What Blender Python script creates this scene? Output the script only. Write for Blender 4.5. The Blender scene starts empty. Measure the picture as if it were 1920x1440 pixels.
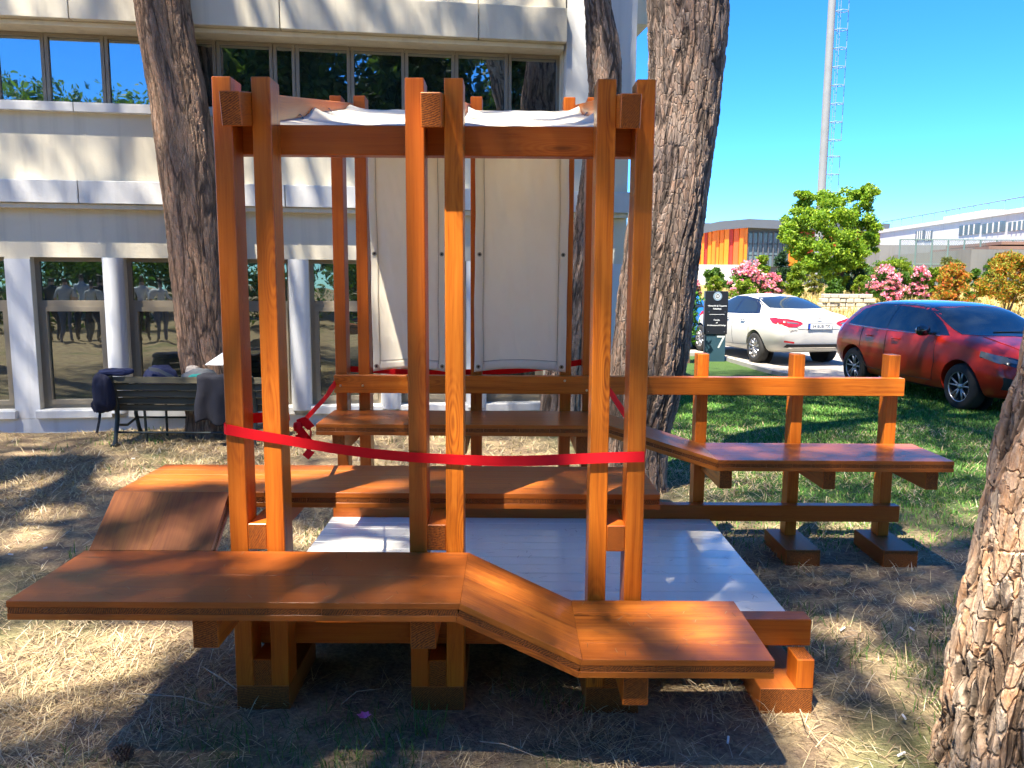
import bpy, bmesh, math, random
import numpy as np
from mathutils import Vector, Matrix, noise
from mathutils.bvhtree import BVHTree

SC = bpy.context.scene
COL = SC.collection
U = 0.07                      # width of one timber post in metres, the unit the pavilion is measured in
R = math.radians

# ------------------------------------------------------------------ camera
CAM_LOC = Vector((1.0924, -3.0281, 1.7247))
PITCH, ROLL, YAW, FPX = 0.1316, 0.0063, 0.0025, 1500.0
_cp, _sp = math.cos(PITCH), math.sin(PITCH)
FWD = Vector((math.sin(YAW) * _cp, math.cos(YAW) * _cp, -_sp))
_r = Vector((math.cos(YAW), -math.sin(YAW), 0))
_u = _r.cross(FWD)
RIGHT = _r * math.cos(ROLL) + _u * math.sin(ROLL)
UP = _u * math.cos(ROLL) - _r * math.sin(ROLL)
cam_d = bpy.data.cameras.new('camera')
cam = bpy.data.objects.new('camera', cam_d)
COL.objects.link(cam)
cam.matrix_world = Matrix(((RIGHT.x, UP.x, -FWD.x, CAM_LOC.x), (RIGHT.y, UP.y, -FWD.y, CAM_LOC.y),
                           (RIGHT.z, UP.z, -FWD.z, CAM_LOC.z), (0, 0, 0, 1)))
cam_d.sensor_width = 36.0
cam_d.lens = FPX / 1920 * 36
cam_d.clip_start = 0.05
cam_d.clip_end = 3000
SC.camera = cam

# ------------------------------------------------------------------ sky, sun, exposure
SUN_X, SUN_Y = 0.27, 0.38            # metres a shadow runs right and back for every metre of height
_sun_to = Vector((-SUN_X, -SUN_Y, 1)).normalized()
SUN_EL = math.asin(_sun_to.z)
SUN_ROT = math.atan2(_sun_to.x, _sun_to.y) % (2 * math.pi)
world = bpy.data.worlds.new('World')
SC.world = world
world.use_nodes = True
_wn = world.node_tree.nodes
_wl = world.node_tree.links
_sky = _wn.new('ShaderNodeTexSky')
_sky.sky_type = 'NISHITA'
_sky.sun_disc = False
_sky.sun_elevation = SUN_EL
_sky.sun_rotation = SUN_ROT
_sky.altitude = 50
_sky.air_density = 0.7
_sky.dust_density = 0.0
_sky.ozone_density = 2.0
_hs = _wn.new('ShaderNodeHueSaturation')
_hs.inputs['Saturation'].default_value = 1.30
_wl.new(_sky.outputs[0], _hs.inputs['Color'])
_tint = _wn.new('ShaderNodeMix'); _tint.data_type = 'RGBA'; _tint.blend_type = 'MULTIPLY'
_tint.inputs[0].default_value = 1.0; _tint.inputs[7].default_value = (0.28, 0.50, 0.66, 1)
_wl.new(_hs.outputs[0], _tint.inputs[6])
_wl.new(_tint.outputs[2], _wn['Background'].inputs['Color'])
_wn['Background'].inputs['Strength'].default_value = 0.105
sun_d = bpy.data.lights.new('sun', 'SUN')
sun_d.energy = 3.25
sun_d.angle = R(0.53)
sun_d.color = (1.0, 0.91, 0.77)
sun = bpy.data.objects.new('sun', sun_d)
COL.objects.link(sun)
sun.rotation_euler = _sun_to.to_track_quat('Z', 'Y').to_euler()
sun.location = (-4, -6, 16)
SC.view_settings.view_transform = 'Standard'
SC.view_settings.look = 'None'
SC.view_settings.exposure = 2.65
SC.view_settings.gamma = 1.0
SC.view_settings.use_curve_mapping = False
SC.render.engine = 'CYCLES'
SC.cycles.use_denoising = True
SC.cycles.max_bounces = 6
SC.cycles.diffuse_bounces = 4
SC.cycles.glossy_bounces = 3
SC.cycles.transmission_bounces = 3
SC.cycles.transparent_max_bounces = 12
SC.cycles.use_adaptive_sampling = True
SC.cycles.adaptive_threshold = 0.03
SC.cycles.sample_clamp_indirect = 6.0

# ------------------------------------------------------------------ measuring: a photograph pixel at a known depth or height
def ray(px, py):
    return FWD + RIGHT * ((px - 960) / FPX) + UP * ((720 - py) / FPX)
def at(px, py, y):
    d = ray(px, py)
    return CAM_LOC + d * ((y - CAM_LOC.y) / d.y)
def on_z(px, py, z=0.0):
    d = ray(px, py)
    return CAM_LOC + d * ((z - CAM_LOC.z) / d.z)

# ------------------------------------------------------------------ object helpers
def tag(o, label=None, cat=None, group=None, kind=None):
    if label: o['label'] = label
    if cat: o['category'] = cat
    if group: o['group'] = group
    if kind: o['kind'] = kind
    return o
def world_of(o):
    m = o.matrix_basis.copy()
    while o.parent:
        o = o.parent
        m = o.matrix_basis @ m
    return m
def put(o, parent=None, M=None):
    if o.name not in COL.objects:
        COL.objects.link(o)
    if M is None: M = Matrix()
    if parent is not None:
        o.parent = parent
        o.matrix_basis = world_of(parent).inverted() @ M
    else:
        o.matrix_basis = M
    return o
def empty(name, loc=(0, 0, 0), parent=None, rz=0.0):
    o = bpy.data.objects.new(name, None)
    o.empty_display_size = 0.1
    return put(o, parent, Matrix.Translation(Vector(loc)) @ Matrix.Rotation(rz, 4, 'Z'))
def new_mesh(name, verts, faces, mat=None, smooth=False):
    me = bpy.data.meshes.new(name)
    me.from_pydata([tuple(v) for v in verts], [], faces)
    if mat is not None:
        for m in (mat if isinstance(mat, (list, tuple)) else [mat]):
            me.materials.append(m)
    if smooth:
        me.polygons.foreach_set('use_smooth', [True] * len(me.polygons))
    me.update()
    return me
def obj(name, me, parent=None, M=None):
    return put(bpy.data.objects.new(name, me), parent, M)
def fast_mesh(name, verts, quads, mat, col=None, smooth=False, tri=False):
    """many separate quads or triangles from numpy arrays"""
    me = bpy.data.meshes.new(name)
    k = 3 if tri else 4
    verts = np.asarray(verts, np.float32)
    quads = np.asarray(quads, np.int32)
    me.vertices.add(len(verts)); me.vertices.foreach_set('co', verts.ravel())
    n = len(quads)
    me.loops.add(n * k); me.loops.foreach_set('vertex_index', quads.ravel())
    me.polygons.add(n)
    me.polygons.foreach_set('loop_start', np.arange(0, n * k, k, dtype=np.int32))
    me.polygons.foreach_set('loop_total', np.full(n, k, np.int32))
    if smooth: me.polygons.foreach_set('use_smooth', np.ones(n, bool))
    if col is not None:
        a = me.color_attributes.new('tint', 'FLOAT_COLOR', 'POINT')
        c = np.ones((len(verts), 4), np.float32); c[:, :3] = col
        a.data.foreach_set('color', c.ravel())
    me.materials.append(mat)
    me.update(calc_edges=True)
    me.validate()
    return me

class MB:
    """collects shapes into one mesh"""
    def __init__(s): s.v = []; s.f = []; s.m = []
    def add(s, vs, fs, mi=0):
        b = len(s.v); s.v += [tuple(v) for v in vs]
        s.f += [tuple(i + b for i in f) for f in fs]; s.m += [mi] * len(fs)
    def box(s, x0, x1, y0, y1, z0, z1, mi=0):
        s.add([(x0,y0,z0),(x1,y0,z0),(x1,y1,z0),(x0,y1,z0),(x0,y0,z1),(x1,y0,z1),(x1,y1,z1),(x0,y1,z1)],
              [(0,3,2,1),(4,5,6,7),(0,1,5,4),(1,2,6,5),(2,3,7,6),(3,0,4,7)], mi)
    def cbox(s, x0, x1, y0, y1, z0, z1, b=0.003, mi=0):
        v, f = chamfer((x1-x0), (y1-y0), (z1-z0), b)
        c = Vector(((x0+x1)/2, (y0+y1)/2, (z0+z1)/2))
        s.add([Vector(p) + c for p in v], f, mi)
    def tube(s, pts, rad, n=8, mi=0, cap=True):
        pts = [Vector(p) for p in pts]
        if not isinstance(rad, (list, tuple)): rad = [rad] * len(pts)
        b = len(s.v); t0 = None
        for i, p in enumerate(pts):
            t = (pts[min(i+1, len(pts)-1)] - pts[max(i-1, 0)]).normalized()
            if t0 is None:
                a = t.orthogonal().normalized()
            else:
                a = (a - t * a.dot(t)).normalized()
            t0 = t; c = t.cross(a)
            for k in range(n):
                an = 2 * math.pi * k / n
                s.v.append(tuple(p + (a * math.cos(an) + c * math.sin(an)) * rad[i]))
        for i in range(len(pts) - 1):
            for k in range(n):
                k2 = (k + 1) % n
                s.f.append((b+i*n+k, b+i*n+k2, b+(i+1)*n+k2, b+(i+1)*n+k)); s.m.append(mi)
        if cap:
            s.f.append(tuple(b + k for k in range(n))[::-1]); s.m.append(mi)
            e = b + (len(pts)-1) * n
            s.f.append(tuple(e + k for k in range(n))); s.m.append(mi)
    def lathe(s, prof, n=24, axis='z', mi=0, c=(0, 0, 0)):
        b = len(s.v)
        for r, z in prof:
            for k in range(n):
                a = 2 * math.pi * k / n
                p = (r*math.cos(a), r*math.sin(a), z) if axis == 'z' else ((r*math.cos(a), z, r*math.sin(a)) if axis == 'y' else (z, r*math.cos(a), r*math.sin(a)))
                s.v.append((p[0]+c[0], p[1]+c[1], p[2]+c[2]))
        for i in range(len(prof) - 1):
            for k in range(n):
                k2 = (k + 1) % n
                s.f.append((b+i*n+k, b+i*n+k2, b+(i+1)*n+k2, b+(i+1)*n+k)); s.m.append(mi)
    def build(s, name, mat, parent=None, M=None, smooth=False, local=False):
        """vertices are in world space (or in the parent's, with local=True)"""
        me = new_mesh(name, s.v, s.f, mat, smooth)
        if isinstance(mat, (list, tuple)): me.polygons.foreach_set('material_index', s.m)
        o = bpy.data.objects.new(name, me)
        COL.objects.link(o)
        if parent is not None:
            o.parent = parent
            if not local: o.matrix_basis = world_of(parent).inverted() @ (M or Matrix())
            elif M: o.matrix_basis = M
        elif M: o.matrix_basis = M
        if smooth:
            try: me.set_sharp_from_angle(angle=R(40))
            except Exception: pass
        return o

def chamfer(L, w, h, b, k0=0.0, k1=0.0):
    """a box with bevelled edges, its length along x; k0 and k1 slant its ends by k*z"""
    a = (L/2, w/2, h/2); b = min(b, min(a) * 0.45)
    V = []; idx = {}
    for sx in (-1, 1):
        for sy in (-1, 1):
            for sz in (-1, 1):
                for ax in range(3):
                    p = [sx*(a[0]-b), sy*(a[1]-b), sz*(a[2]-b)]
                    p[ax] = (sx, sy, sz)[ax] * a[ax]
                    idx[(sx, sy, sz, ax)] = len(V); V.append(p)
    F = []
    def quad(q, n):
        p = [Vector(V[i]) for i in q]
        if (p[1]-p[0]).cross(p[2]-p[0]).dot(Vector(n)) < 0: q = q[::-1]
        F.append(tuple(q))
    for ax in range(3):
        o1, o2 = (ax+1) % 3, (ax+2) % 3
        for s in (-1, 1):
            q = []
            for s1, s2 in ((-1,-1),(1,-1),(1,1),(-1,1)):
                k = [0,0,0]; k[ax] = s; k[o1] = s1; k[o2] = s2
                q.append(idx[(*k, ax)])
            n = [0,0,0]; n[ax] = s; quad(q, n)
        for s1 in (-1, 1):
            for s2 in (-1, 1):
                q = []
                for s, who in ((-1, o1), (-1, o2), (1, o2), (1, o1)):
                    k = [0,0,0]; k[ax] = s; k[o1] = s1; k[o2] = s2
                    q.append(idx[(*k, who)])
                n = [0,0,0]; n[o1] = s1; n[o2] = s2; quad(q, n)
    for sx in (-1, 1):
        for sy in (-1, 1):
            for sz in (-1, 1):
                quad([idx[(sx,sy,sz,0)], idx[(sx,sy,sz,1)], idx[(sx,sy,sz,2)]], (sx, sy, sz))
    if k0 or k1:
        for p in V:
            p[0] += (k0 if p[0] < 0 else k1) * p[2]
    return V, F

_timber_cache = {}
def timber_mesh(L, w, h, mat, b=0.003, k0=0.0, k1=0.0):
    key = (round(L, 4), round(w, 4), round(h, 4), mat.name, b, round(k0, 4), round(k1, 4))
    if key not in _timber_cache:
        v, f = chamfer(L, w, h, b, k0, k1)
        _timber_cache[key] = new_mesh('timber', v, f, mat)
    return _timber_cache[key]
def beam(name, lo, hi, axis, mat, parent, b=0.003):
    """an axis-parallel timber from corner lo to corner hi, its grain along the given axis"""
    lo, hi = Vector(lo), Vector(hi); c = (lo + hi) / 2; d = hi - lo
    if axis == 'x': me = timber_mesh(d.x, d.y, d.z, mat, b); M = Matrix()
    elif axis == 'y': me = timber_mesh(d.y, d.x, d.z, mat, b); M = Matrix.Rotation(R(90), 4, 'Z')
    else: me = timber_mesh(d.z, d.y, d.x, mat, b); M = Matrix.Rotation(R(-90), 4, 'Y')
    return obj(name, me, parent, Matrix.Translation(c) @ M)

# ------------------------------------------------------------------ material helpers
class NT:
    def __init__(s, name):
        s.mat = bpy.data.materials.new(name); s.mat.use_nodes = True
        s.t = s.mat.node_tree; s.t.nodes.clear()
        s.out = s.t.nodes.new('ShaderNodeOutputMaterial')
    def n(s, typ, ins=None, **kw):
        nd = s.t.nodes.new('ShaderNode' + typ)
        for k, v in kw.items(): setattr(nd, k, v)
        for k, v in (ins or {}).items(): s.set(nd.inputs[k], v)
        return nd
    def set(s, inp, v):
        if isinstance(v, bpy.types.NodeSocket): s.t.links.new(v, inp)
        elif isinstance(v, bpy.types.Node): s.t.links.new(v.outputs[0], inp)
        else:
            if isinstance(v, (tuple, list)) and len(v) == 3 and inp.type == 'RGBA': v = (*v, 1)
            inp.default_value = v
    def math(s, op, a, b=0.0, c=None, clamp=False):
        nd = s.t.nodes.new('ShaderNodeMath'); nd.operation = op; nd.use_clamp = clamp
        s.set(nd.inputs[0], a); s.set(nd.inputs[1], b)
        if c is not None: s.set(nd.inputs[2], c)
        return nd.outputs[0]
    def mix(s, f, a, b, blend='MIX'):
        nd = s.t.nodes.new('ShaderNodeMix'); nd.data_type = 'RGBA'; nd.blend_type = blend
        s.set(nd.inputs[0], f); s.set(nd.inputs[6], a); s.set(nd.inputs[7], b)
        return nd.outputs[2]
    def ramp(s, f, stops, interp='LINEAR'):
        nd = s.t.nodes.new('ShaderNodeValToRGB'); nd.color_ramp.interpolation = interp
        e = nd.color_ramp.elements
        while len(e) < len(stops): e.new(0.5)
        for el, (p, c) in zip(e, stops):
            el.position = p; el.color = (*c, 1) if len(c) == 3 else c
        s.set(nd.inputs[0], f); return nd.outputs[0]
    def noise(s, vec, scale, detail=4, rough=0.55, dist=0.0):
        nd = s.n('TexNoise', {'Scale': scale, 'Detail': detail, 'Roughness': rough, 'Distortion': dist})
        if vec is not None: s.set(nd.inputs['Vector'], vec)
        return nd.outputs['Fac']
    def mapping(s, vec, scale=(1, 1, 1), loc=(0, 0, 0), rot=(0, 0, 0)):
        nd = s.n('Mapping', {'Vector': vec, 'Scale': scale, 'Location': loc, 'Rotation': rot}); return nd.outputs[0]
    def obj_co(s): return s.n('TexCoord').outputs['Object']
    def bump(s, h, strength=0.3, dist=0.01):
        return s.n('Bump', {'Height': h, 'Strength': strength, 'Distance': dist}).outputs[0]
    def pbr(s, col, rough=0.5, normal=None, **kw):
        nd = s.n('BsdfPrincipled', {'Base Color': col, 'Roughness': rough})
        if normal is not None: s.set(nd.inputs['Normal'], normal)
        for k, v in kw.items(): s.set(nd.inputs[k.replace('_', ' ')], v)
        s.t.links.new(nd.outputs[0], s.out.inputs['Surface']); return nd

def plain(name, col, rough=0.5, var=0.12, scale=6.0, bump=0.0, **kw):
    """a paint or plastic: one colour with slight cloudy wear"""
    t = NT(name); co = t.obj_co()
    f = t.noise(co, scale, 5)
    c = t.mix(t.math('MULTIPLY', f, 1.0), tuple(x * (1 - var) for x in col), tuple(min(1, x * (1 + var)) for x in col))
    nrm = t.bump(t.noise(co, scale * 9, 4), bump, 0.004) if bump else None
    t.pbr(c, rough, nrm, **kw)
    return t.mat

def wood_material(name, dark, mid, light, red, rough=0.40, coat=0.14, grain=1.0):
    t = NT(name)
    co = t.obj_co(); rnd = t.n('ObjectInfo').outputs['Random']
    off = t.n('CombineXYZ', {'X': t.math('MULTIPLY', rnd, 37.0), 'Y': t.math('MULTIPLY', rnd, 91.0), 'Z': t.math('MULTIPLY', rnd, 53.0)}).outputs[0]
    v = t.n('VectorMath', {0: co, 1: off}, operation='ADD').outputs[0]
    warp = t.n('TexNoise', {'Vector': t.mapping(v, (1.1, 4, 4)), 'Scale': 1.0, 'Detail': 2.0}).outputs['Color']
    vw = t.n('VectorMath', {0: v, 1: t.n('VectorMath', {0: warp, 'Scale': 0.06}, operation='SCALE').outputs[0]}, operation='ADD').outputs[0]
    g1 = t.noise(t.mapping(vw, (1.3, 46, 46)), 1.0, 5, 0.62, 0.3)          # broad figure
    g2 = t.noise(t.mapping(vw, (3.0, 210, 210)), 1.0, 4, 0.65)             # fine fibres
    vor = t.n('TexVoronoi', {'Vector': t.mapping(vw, (1.9, 10, 10)), 'Scale': 1.0, 'Randomness': 1.0}).outputs['Distance']
    knot = t.math('SUBTRACT', 1.0, t.math('DIVIDE', vor, 0.15), clamp=True)
    rings = t.math('SINE', t.math('MULTIPLY', vor, 85.0))
    near = t.math('SUBTRACT', 1.0, t.math('DIVIDE', vor, 0.5), clamp=True)
    fig = t.math('ADD', t.math('ADD', t.math('MULTIPLY', g1, 0.75), t.math('MULTIPLY', g2, 0.42)), t.math('MULTIPLY', t.math('MULTIPLY', rings, near), 0.16))
    c = t.ramp(fig, [(0.36, dark), (0.56, mid), (0.80, light)])
    patch = t.noise(t.mapping(v, (0.9, 3, 3)), 1.2, 3)
    c = t.mix(t.math('MULTIPLY', t.math('ADD', t.math('MULTIPLY', rnd, 0.80), t.math('MULTIPLY', patch, 0.50)), 0.72), c, red)
    c = t.mix(t.math('MULTIPLY', knot, 0.8), c, tuple(x * 0.28 for x in dark))
    # sawn end grain: growth rings around a far pith, darker and thirstier
    nx = t.n('SeparateXYZ', {0: t.n('TexCoord').outputs['Normal']}).outputs[0]
    isend = t.math('GREATER_THAN', t.math('ABSOLUTE', nx), 0.85)
    yz = t.mapping(vw, (0.0, 1, 1), (0, 0.03, 0.02))
    er = t.n('VectorMath', {0: t.n('VectorMath', {0: yz, 1: (9.1, 9.1, 9.1)}, operation='MODULO').outputs[0], 1: (0, 0.15, 0.3)}, operation='DISTANCE').outputs['Value']
    rg = t.math('SINE', t.math('ADD', t.math('MULTIPLY', er, 900.0), t.math('MULTIPLY', t.noise(v, 60, 3), 7.0)))
    ec = t.ramp(t.math('ADD', t.math('MULTIPLY', rg, 0.22), t.noise(v, 130, 3)), [(0.25, tuple(x * 0.42 for x in dark)), (0.8, tuple(x * 0.75 for x in mid))])
    c = t.mix(isend, c, ec)
    h = t.math('ADD', t.math('MULTIPLY', g2, 0.5 * grain), t.math('MULTIPLY', knot, -0.5))
    rr = t.math('ADD', rough - 0.08, t.math('ADD', t.math('MULTIPLY', g1, 0.16), t.math('MULTIPLY', isend, 0.3)))
    t.pbr(c, rr, t.bump(h, 0.22, 0.003), Coat_Weight=coat, Coat_Roughness=0.14, IOR=1.45, Specular_IOR_Level=0.35)
    return t.mat

WOOD = wood_material('stained_wood', (0.20, 0.042, 0.004), (0.50, 0.130, 0.008), (0.67, 0.215, 0.018), (0.35, 0.066, 0.007))
BENCH_WOOD = wood_material('stained_bench_wood', (0.175, 0.042, 0.006), (0.42, 0.115, 0.012), (0.57, 0.19, 0.024), (0.31, 0.068, 0.010), rough=0.43, coat=0.15)
FOOT_WOOD = wood_material('stained_footing_wood', (0.19, 0.052, 0.007), (0.36, 0.105, 0.014), (0.46, 0.155, 0.025), (0.29, 0.070, 0.010), rough=0.5, coat=0.08)

def white_paint():
    t = NT('white_deck_paint'); co = t.obj_co(); rnd = t.n('ObjectInfo').outputs['Random']
    f = t.noise(co, 3.0, 5); g = t.noise(t.mapping(co, (3, 90, 90)), 1.0, 4)
    c = t.mix(f, (0.80, 0.77, 0.66), (0.88, 0.85, 0.74))
    spots = t.math('GREATER_THAN', t.noise(co, 38, 2), 0.735)
    c = t.mix(t.math('MULTIPLY', spots, 0.35), c, (0.35, 0.30, 0.22))
    dirt = t.math('MULTIPLY', t.math('SUBTRACT', t.noise(co, 1.6, 4), 0.5, clamp=True), 0.9)
    c = t.mix(dirt, c, (0.50, 0.47, 0.40))
    t.pbr(c, t.math('ADD', 0.16, t.math('MULTIPLY', f, 0.16)), t.bump(g, 0.12, 0.002), Coat_Weight=0.1, Coat_Roughness=0.08)
    return t.mat
DECK_PAINT = white_paint()

# ================================================================== terrain
def terrain_z(x, y):
    z = 0.0
    if y > 20: z = 0.07 * min(y - 20, 10)
    if y > 30: z += 0.03 * min(y - 30, 17)
    return z
def on_ground(px, py, guess=20.0):
    """where the sight line through a pixel meets the terrain"""
    d = ray(px, py); t = guess * 0.02
    for _ in range(4000):
        p = CAM_LOC + d * t
        if p.z < terrain_z(p.x, p.y): return p
        t += 0.02 + t * 0.002
    return p

def ground_material():
    t = NT('ground_soil'); co = t.n('TexCoord').outputs['Object']
    x, y, z = t.n('SeparateXYZ', {0: co}).outputs
    n1 = t.noise(co, 0.55, 5, 0.6); n2 = t.noise(co, 5.0, 6, 0.65); n3 = t.noise(co, 48.0, 4, 0.7)
    soil = t.ramp(n3, [(0.3, (0.10, 0.068, 0.043)), (0.55, (0.22, 0.155, 0.10)), (0.8, (0.36, 0.27, 0.175))])
    straw = t.ramp(n3, [(0.3, (0.20, 0.15, 0.085)), (0.7, (0.44, 0.34, 0.19))])
    c = t.mix(t.ramp(n2, [(0.42, (0, 0, 0)), (0.62, (1, 1, 1))]), soil, straw)
    green = t.ramp(n3, [(0.3, (0.025, 0.05, 0.012)), (0.75, (0.08, 0.15, 0.035))])
    lawn = t.math('MULTIPLY', t.n('MapRange', {0: t.math('ADD', t.math('ADD', x, t.math('MULTIPLY', y, 0.35)), t.math('MULTIPLY', n1, 2.2)), 1: 3.9, 2: 5.2}).outputs[0],
                  t.n('MapRange', {0: y, 1: 2.0, 2: 3.2}).outputs[0])
    lawn = t.math('MAXIMUM', lawn, t.math('MULTIPLY', t.ramp(n1, [(0.55, (0, 0, 0)), (0.66, (1, 1, 1))]), 0.6))
    c = t.mix(lawn, c, green)
    field = t.n('MapRange', {0: y, 1: 19.0, 2: 20.5}).outputs[0]
    fc = t.ramp(t.noise(co, 1.4, 6, 0.7), [(0.3, (0.26, 0.19, 0.075)), (0.6, (0.46, 0.36, 0.15)), (0.85, (0.30, 0.30, 0.10))])
    c = t.mix(field, c, fc)
    t.pbr(c, 0.95, t.bump(t.math('ADD', n3, t.math('MULTIPLY', n2, 1.5)), 0.8, 0.03), Specular_IOR_Level=0.2)
    return t.mat
GROUND = ground_material()

def build_ground():
    xs = np.unique(np.concatenate([np.linspace(-400, -12, 14), np.linspace(-12, 24, 121), np.linspace(24, 500, 18)]))
    ys = np.unique(np.concatenate([np.linspace(-120, -6, 10), np.linspace(-6, 20, 105), np.linspace(20, 50, 25), np.linspace(50, 1200, 20)]))
    V = []; F = []
    for y in ys:
        for x in xs:
            z = terrain_z(x, y)
            if -8 < x < 20 and -5 < y < 16:
                z += 0.018 * noise.noise((x * 0.9, y * 0.9, 3.1)) + 0.008 * noise.noise((x * 3, y * 3, 7.7)) - 0.008
            V.append((x, y, z))
    n = len(xs)
    for j in range(len(ys) - 1):
        for i in range(n - 1):
            F.append((j*n+i, j*n+i+1, (j+1)*n+i+1, (j+1)*n+i))
    o = obj('ground', new_mesh('ground', V, F, GROUND, True)); tag(o, kind='structure')
build_ground()

# the paved parking lot with its kerb
def paving_material():
    t = NT('pale_paving'); co = t.obj_co()
    br = t.n('TexBrick', {'Vector': t.mapping(co, (1, 1, 1), rot=(0, 0, 0.1)), 'Scale': 4.5, 'Color1': (0.30, 0.27, 0.23, 1), 'Color2': (0.38, 0.34, 0.28, 1),
                          'Mortar': (0.20, 0.18, 0.15, 1), 'Mortar Size': 0.012})
    c = t.mix(t.math('MULTIPLY', t.noise(co, 1.3, 5), 0.5), br.outputs[0], (0.25, 0.23, 0.20))
    t.pbr(c, 0.85, t.bump(t.noise(co, 60, 3), 0.25, 0.004)); return t.mat
PAVING = paving_material()
CONCRETE = plain('kerb_concrete', (0.27, 0.26, 0.24), 0.85, 0.2, 4.0, 0.3)
lot = [(3.0, 15.3), (5.6, 15.1), (5.85, 14.2), (6.05, 11.6), (6.35, 10.6), (8.2, 10.9), (60, 11.5), (60, 20), (3.0, 20)]
lo_ = [(x, y, 0.006) for x, y in lot]
tag(obj('parking_lot', new_mesh('parking_lot', lo_, [tuple(range(len(lo_)))], PAVING)), kind='structure')
def strip(pts, w, z0, z1, name, mat):
    m = MB()
    for a, b in zip(pts[:-1], pts[1:]):
        a = Vector((*a, 0)); b = Vector((*b, 0)); d = (b - a); L = d.length; d.normalize(); n = Vector((-d.y, d.x, 0))
        k = max(1, round(L / 0.8))
        for i in range(k):
            p = a + d * (L * i / k + 0.004); q = a + d * (L * (i + 1) / k - 0.004)
            vs = [p, q, q + n * w, p + n * w]
            m.add([v + Vector((0, 0, z0)) for v in vs] + [v + Vector((0, 0, z1)) for v in vs],
                  [(0,3,2,1),(4,5,6,7),(0,1,5,4),(1,2,6,5),(2,3,7,6),(3,0,4,7)])
    return tag(m.build(name, mat), kind='structure')
strip([(6.32, 10.6), (6.02, 11.6), (5.82, 14.2), (5.57, 15.1), (3.0, 15.3)], 0.11, -0.05, 0.07, 'kerb', CONCRETE)

# ================================================================== the timber pavilion
pav = empty('timber_pavilion', (11.6 * U, 13 * U, 0))
tag(pav, 'open timber pavilion of orange stained posts with stepped benches and white deck', 'pavilion')
def B(name, x0, x1, y0, y1, z0, z1, axis, mat=WOOD, parent=pav, b=0.003):
    return beam(name, (x0*U, y0*U, z0*U), (x1*U, y1*U, z1*U), axis, mat, parent, b)
PA, BAY, PD = 2.046, 10.032, 1.69          # spacing inside a pair, bay, post depth
ZT, ZB, YR, ZRT = 34.93, 1.34, 27.82, 40.03
for k in range(4):
    x = k * BAY
    B('footing', x - 0.0, x + 3.05, 0.02, 6.2, -0.4, ZB, 'y', FOOT_WOOD)
    for dx in ((0, PA) if k < 3 else (PA,)):
        if k < 3: B('post', x + dx, x + dx + 1, 0, PD, ZB, ZT, 'z')
        else: B('post', x + dx, x + dx + 1, 0, PD, ZB, 3.10, 'z')
    B('joist', x + 1.004, x + PA - 0.004, 0.03 if k < 3 else 5.0, 27.4, ZB, 2.93, 'y')
for k in range(3):
    x = k * BAY
    B('joist', x + 1.004, x + PA - 0.004, 0.03, 9.6, 9.45, 10.95, 'y')             # carries the inner bench
    for dx in (0, PA):
        B('post', x + dx, x + dx + 1, YR, YR + PD, ZB, ZRT, 'z')
    B('footing', x, x + 3.05, 24.6, 30.6, -0.4, ZB, 'y', FOOT_WOOD)
B('cross_beam', -0.25, 23.35, PD + 0.01, PD + 1.0, 31.25, 32.83, 'x')
B('cross_beam', -0.25, 23.35, YR + PD + 0.01, YR + PD + 1.0, 36.35, 37.9, 'x')
B('floor_beam', -0.3, 33.5, PD + 0.01, PD + 1.25, 3.13, 4.76, 'x')
# the three roof beams rise to the back between the post pairs
for k in range(3):
    x = (k * BAY + 1.523) * U
    a = Vector((x, -1.7 * U, 32.97 * U)); b = Vector((x, 30.2 * U, 39.0 * U)); d = b - a
    me = timber_mesh(d.length, 1.03 * U, 1.68 * U, WOOD)
    M = Matrix.Translation((a + b) / 2) @ Matrix.Rotation(R(90), 4, 'Z') @ Matrix.Rotation(-math.atan2(d.z, d.y), 4, 'Y')
    obj('roof_beam', me, pav, M)
# rails along the back and the three single posts beyond the pavilion
B('rail', 0.05, 50.54, 26.82, YR - 0.012, 14.47, 16.05, 'x')
B('rail', -0.28, 50.87, 26.80, YR - 0.012, 2.96, 4.45, 'x')
for q, fx in ((32.39, None), (40.98, 39.76), (49.5, 48.26)):
    B('post', q, q + 1.0, YR, YR + 1.45, ZB if fx else 2.0, 18.03, 'z')
    if fx: B('footing', fx, fx + 3.0, 23.85, 29.9, -0.4, 1.31, 'y', FOOT_WOOD)
    B('bracket', q + 0.62, q + 1.66, 21.4, YR - 0.012, 7.42, 9.05, 'y')
for k in range(3):
    x = k * BAY
    B('bracket', x + 1.004, x + PA - 0.004, 21.4, YR + 1.2, 10.25, 11.85, 'y')      # under the high back bench
B('bracket', 0.36, 1.60, -6.55, -0.012, 6.80, 8.48, 'y')
B('bracket', 10.86, 12.10, -6.55, -0.012, 6.80, 8.48, 'y')
B('bracket', 21.16, 22.40, -6.75, -0.012, 4.05, 5.72, 'y')
# bolt heads on the rail
BOLT = plain('bolt_steel', (0.55, 0.53, 0.50), 0.3, 0.1, 20, Metallic=1.0)
bolt_me = None
for px, py in ((638, 723), (680, 723), (1059, 714), (1100, 732)):
    p = at(px, py, 26.82 * U)
    m = MB(); m.lathe([(0.0001, -0.004), (0.006, -0.0035), (0.008, 0.0), (0.008, 0.003)], 10, 'y', c=p)
    m.build('bolt', BOLT, pav, smooth=True)

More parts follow.
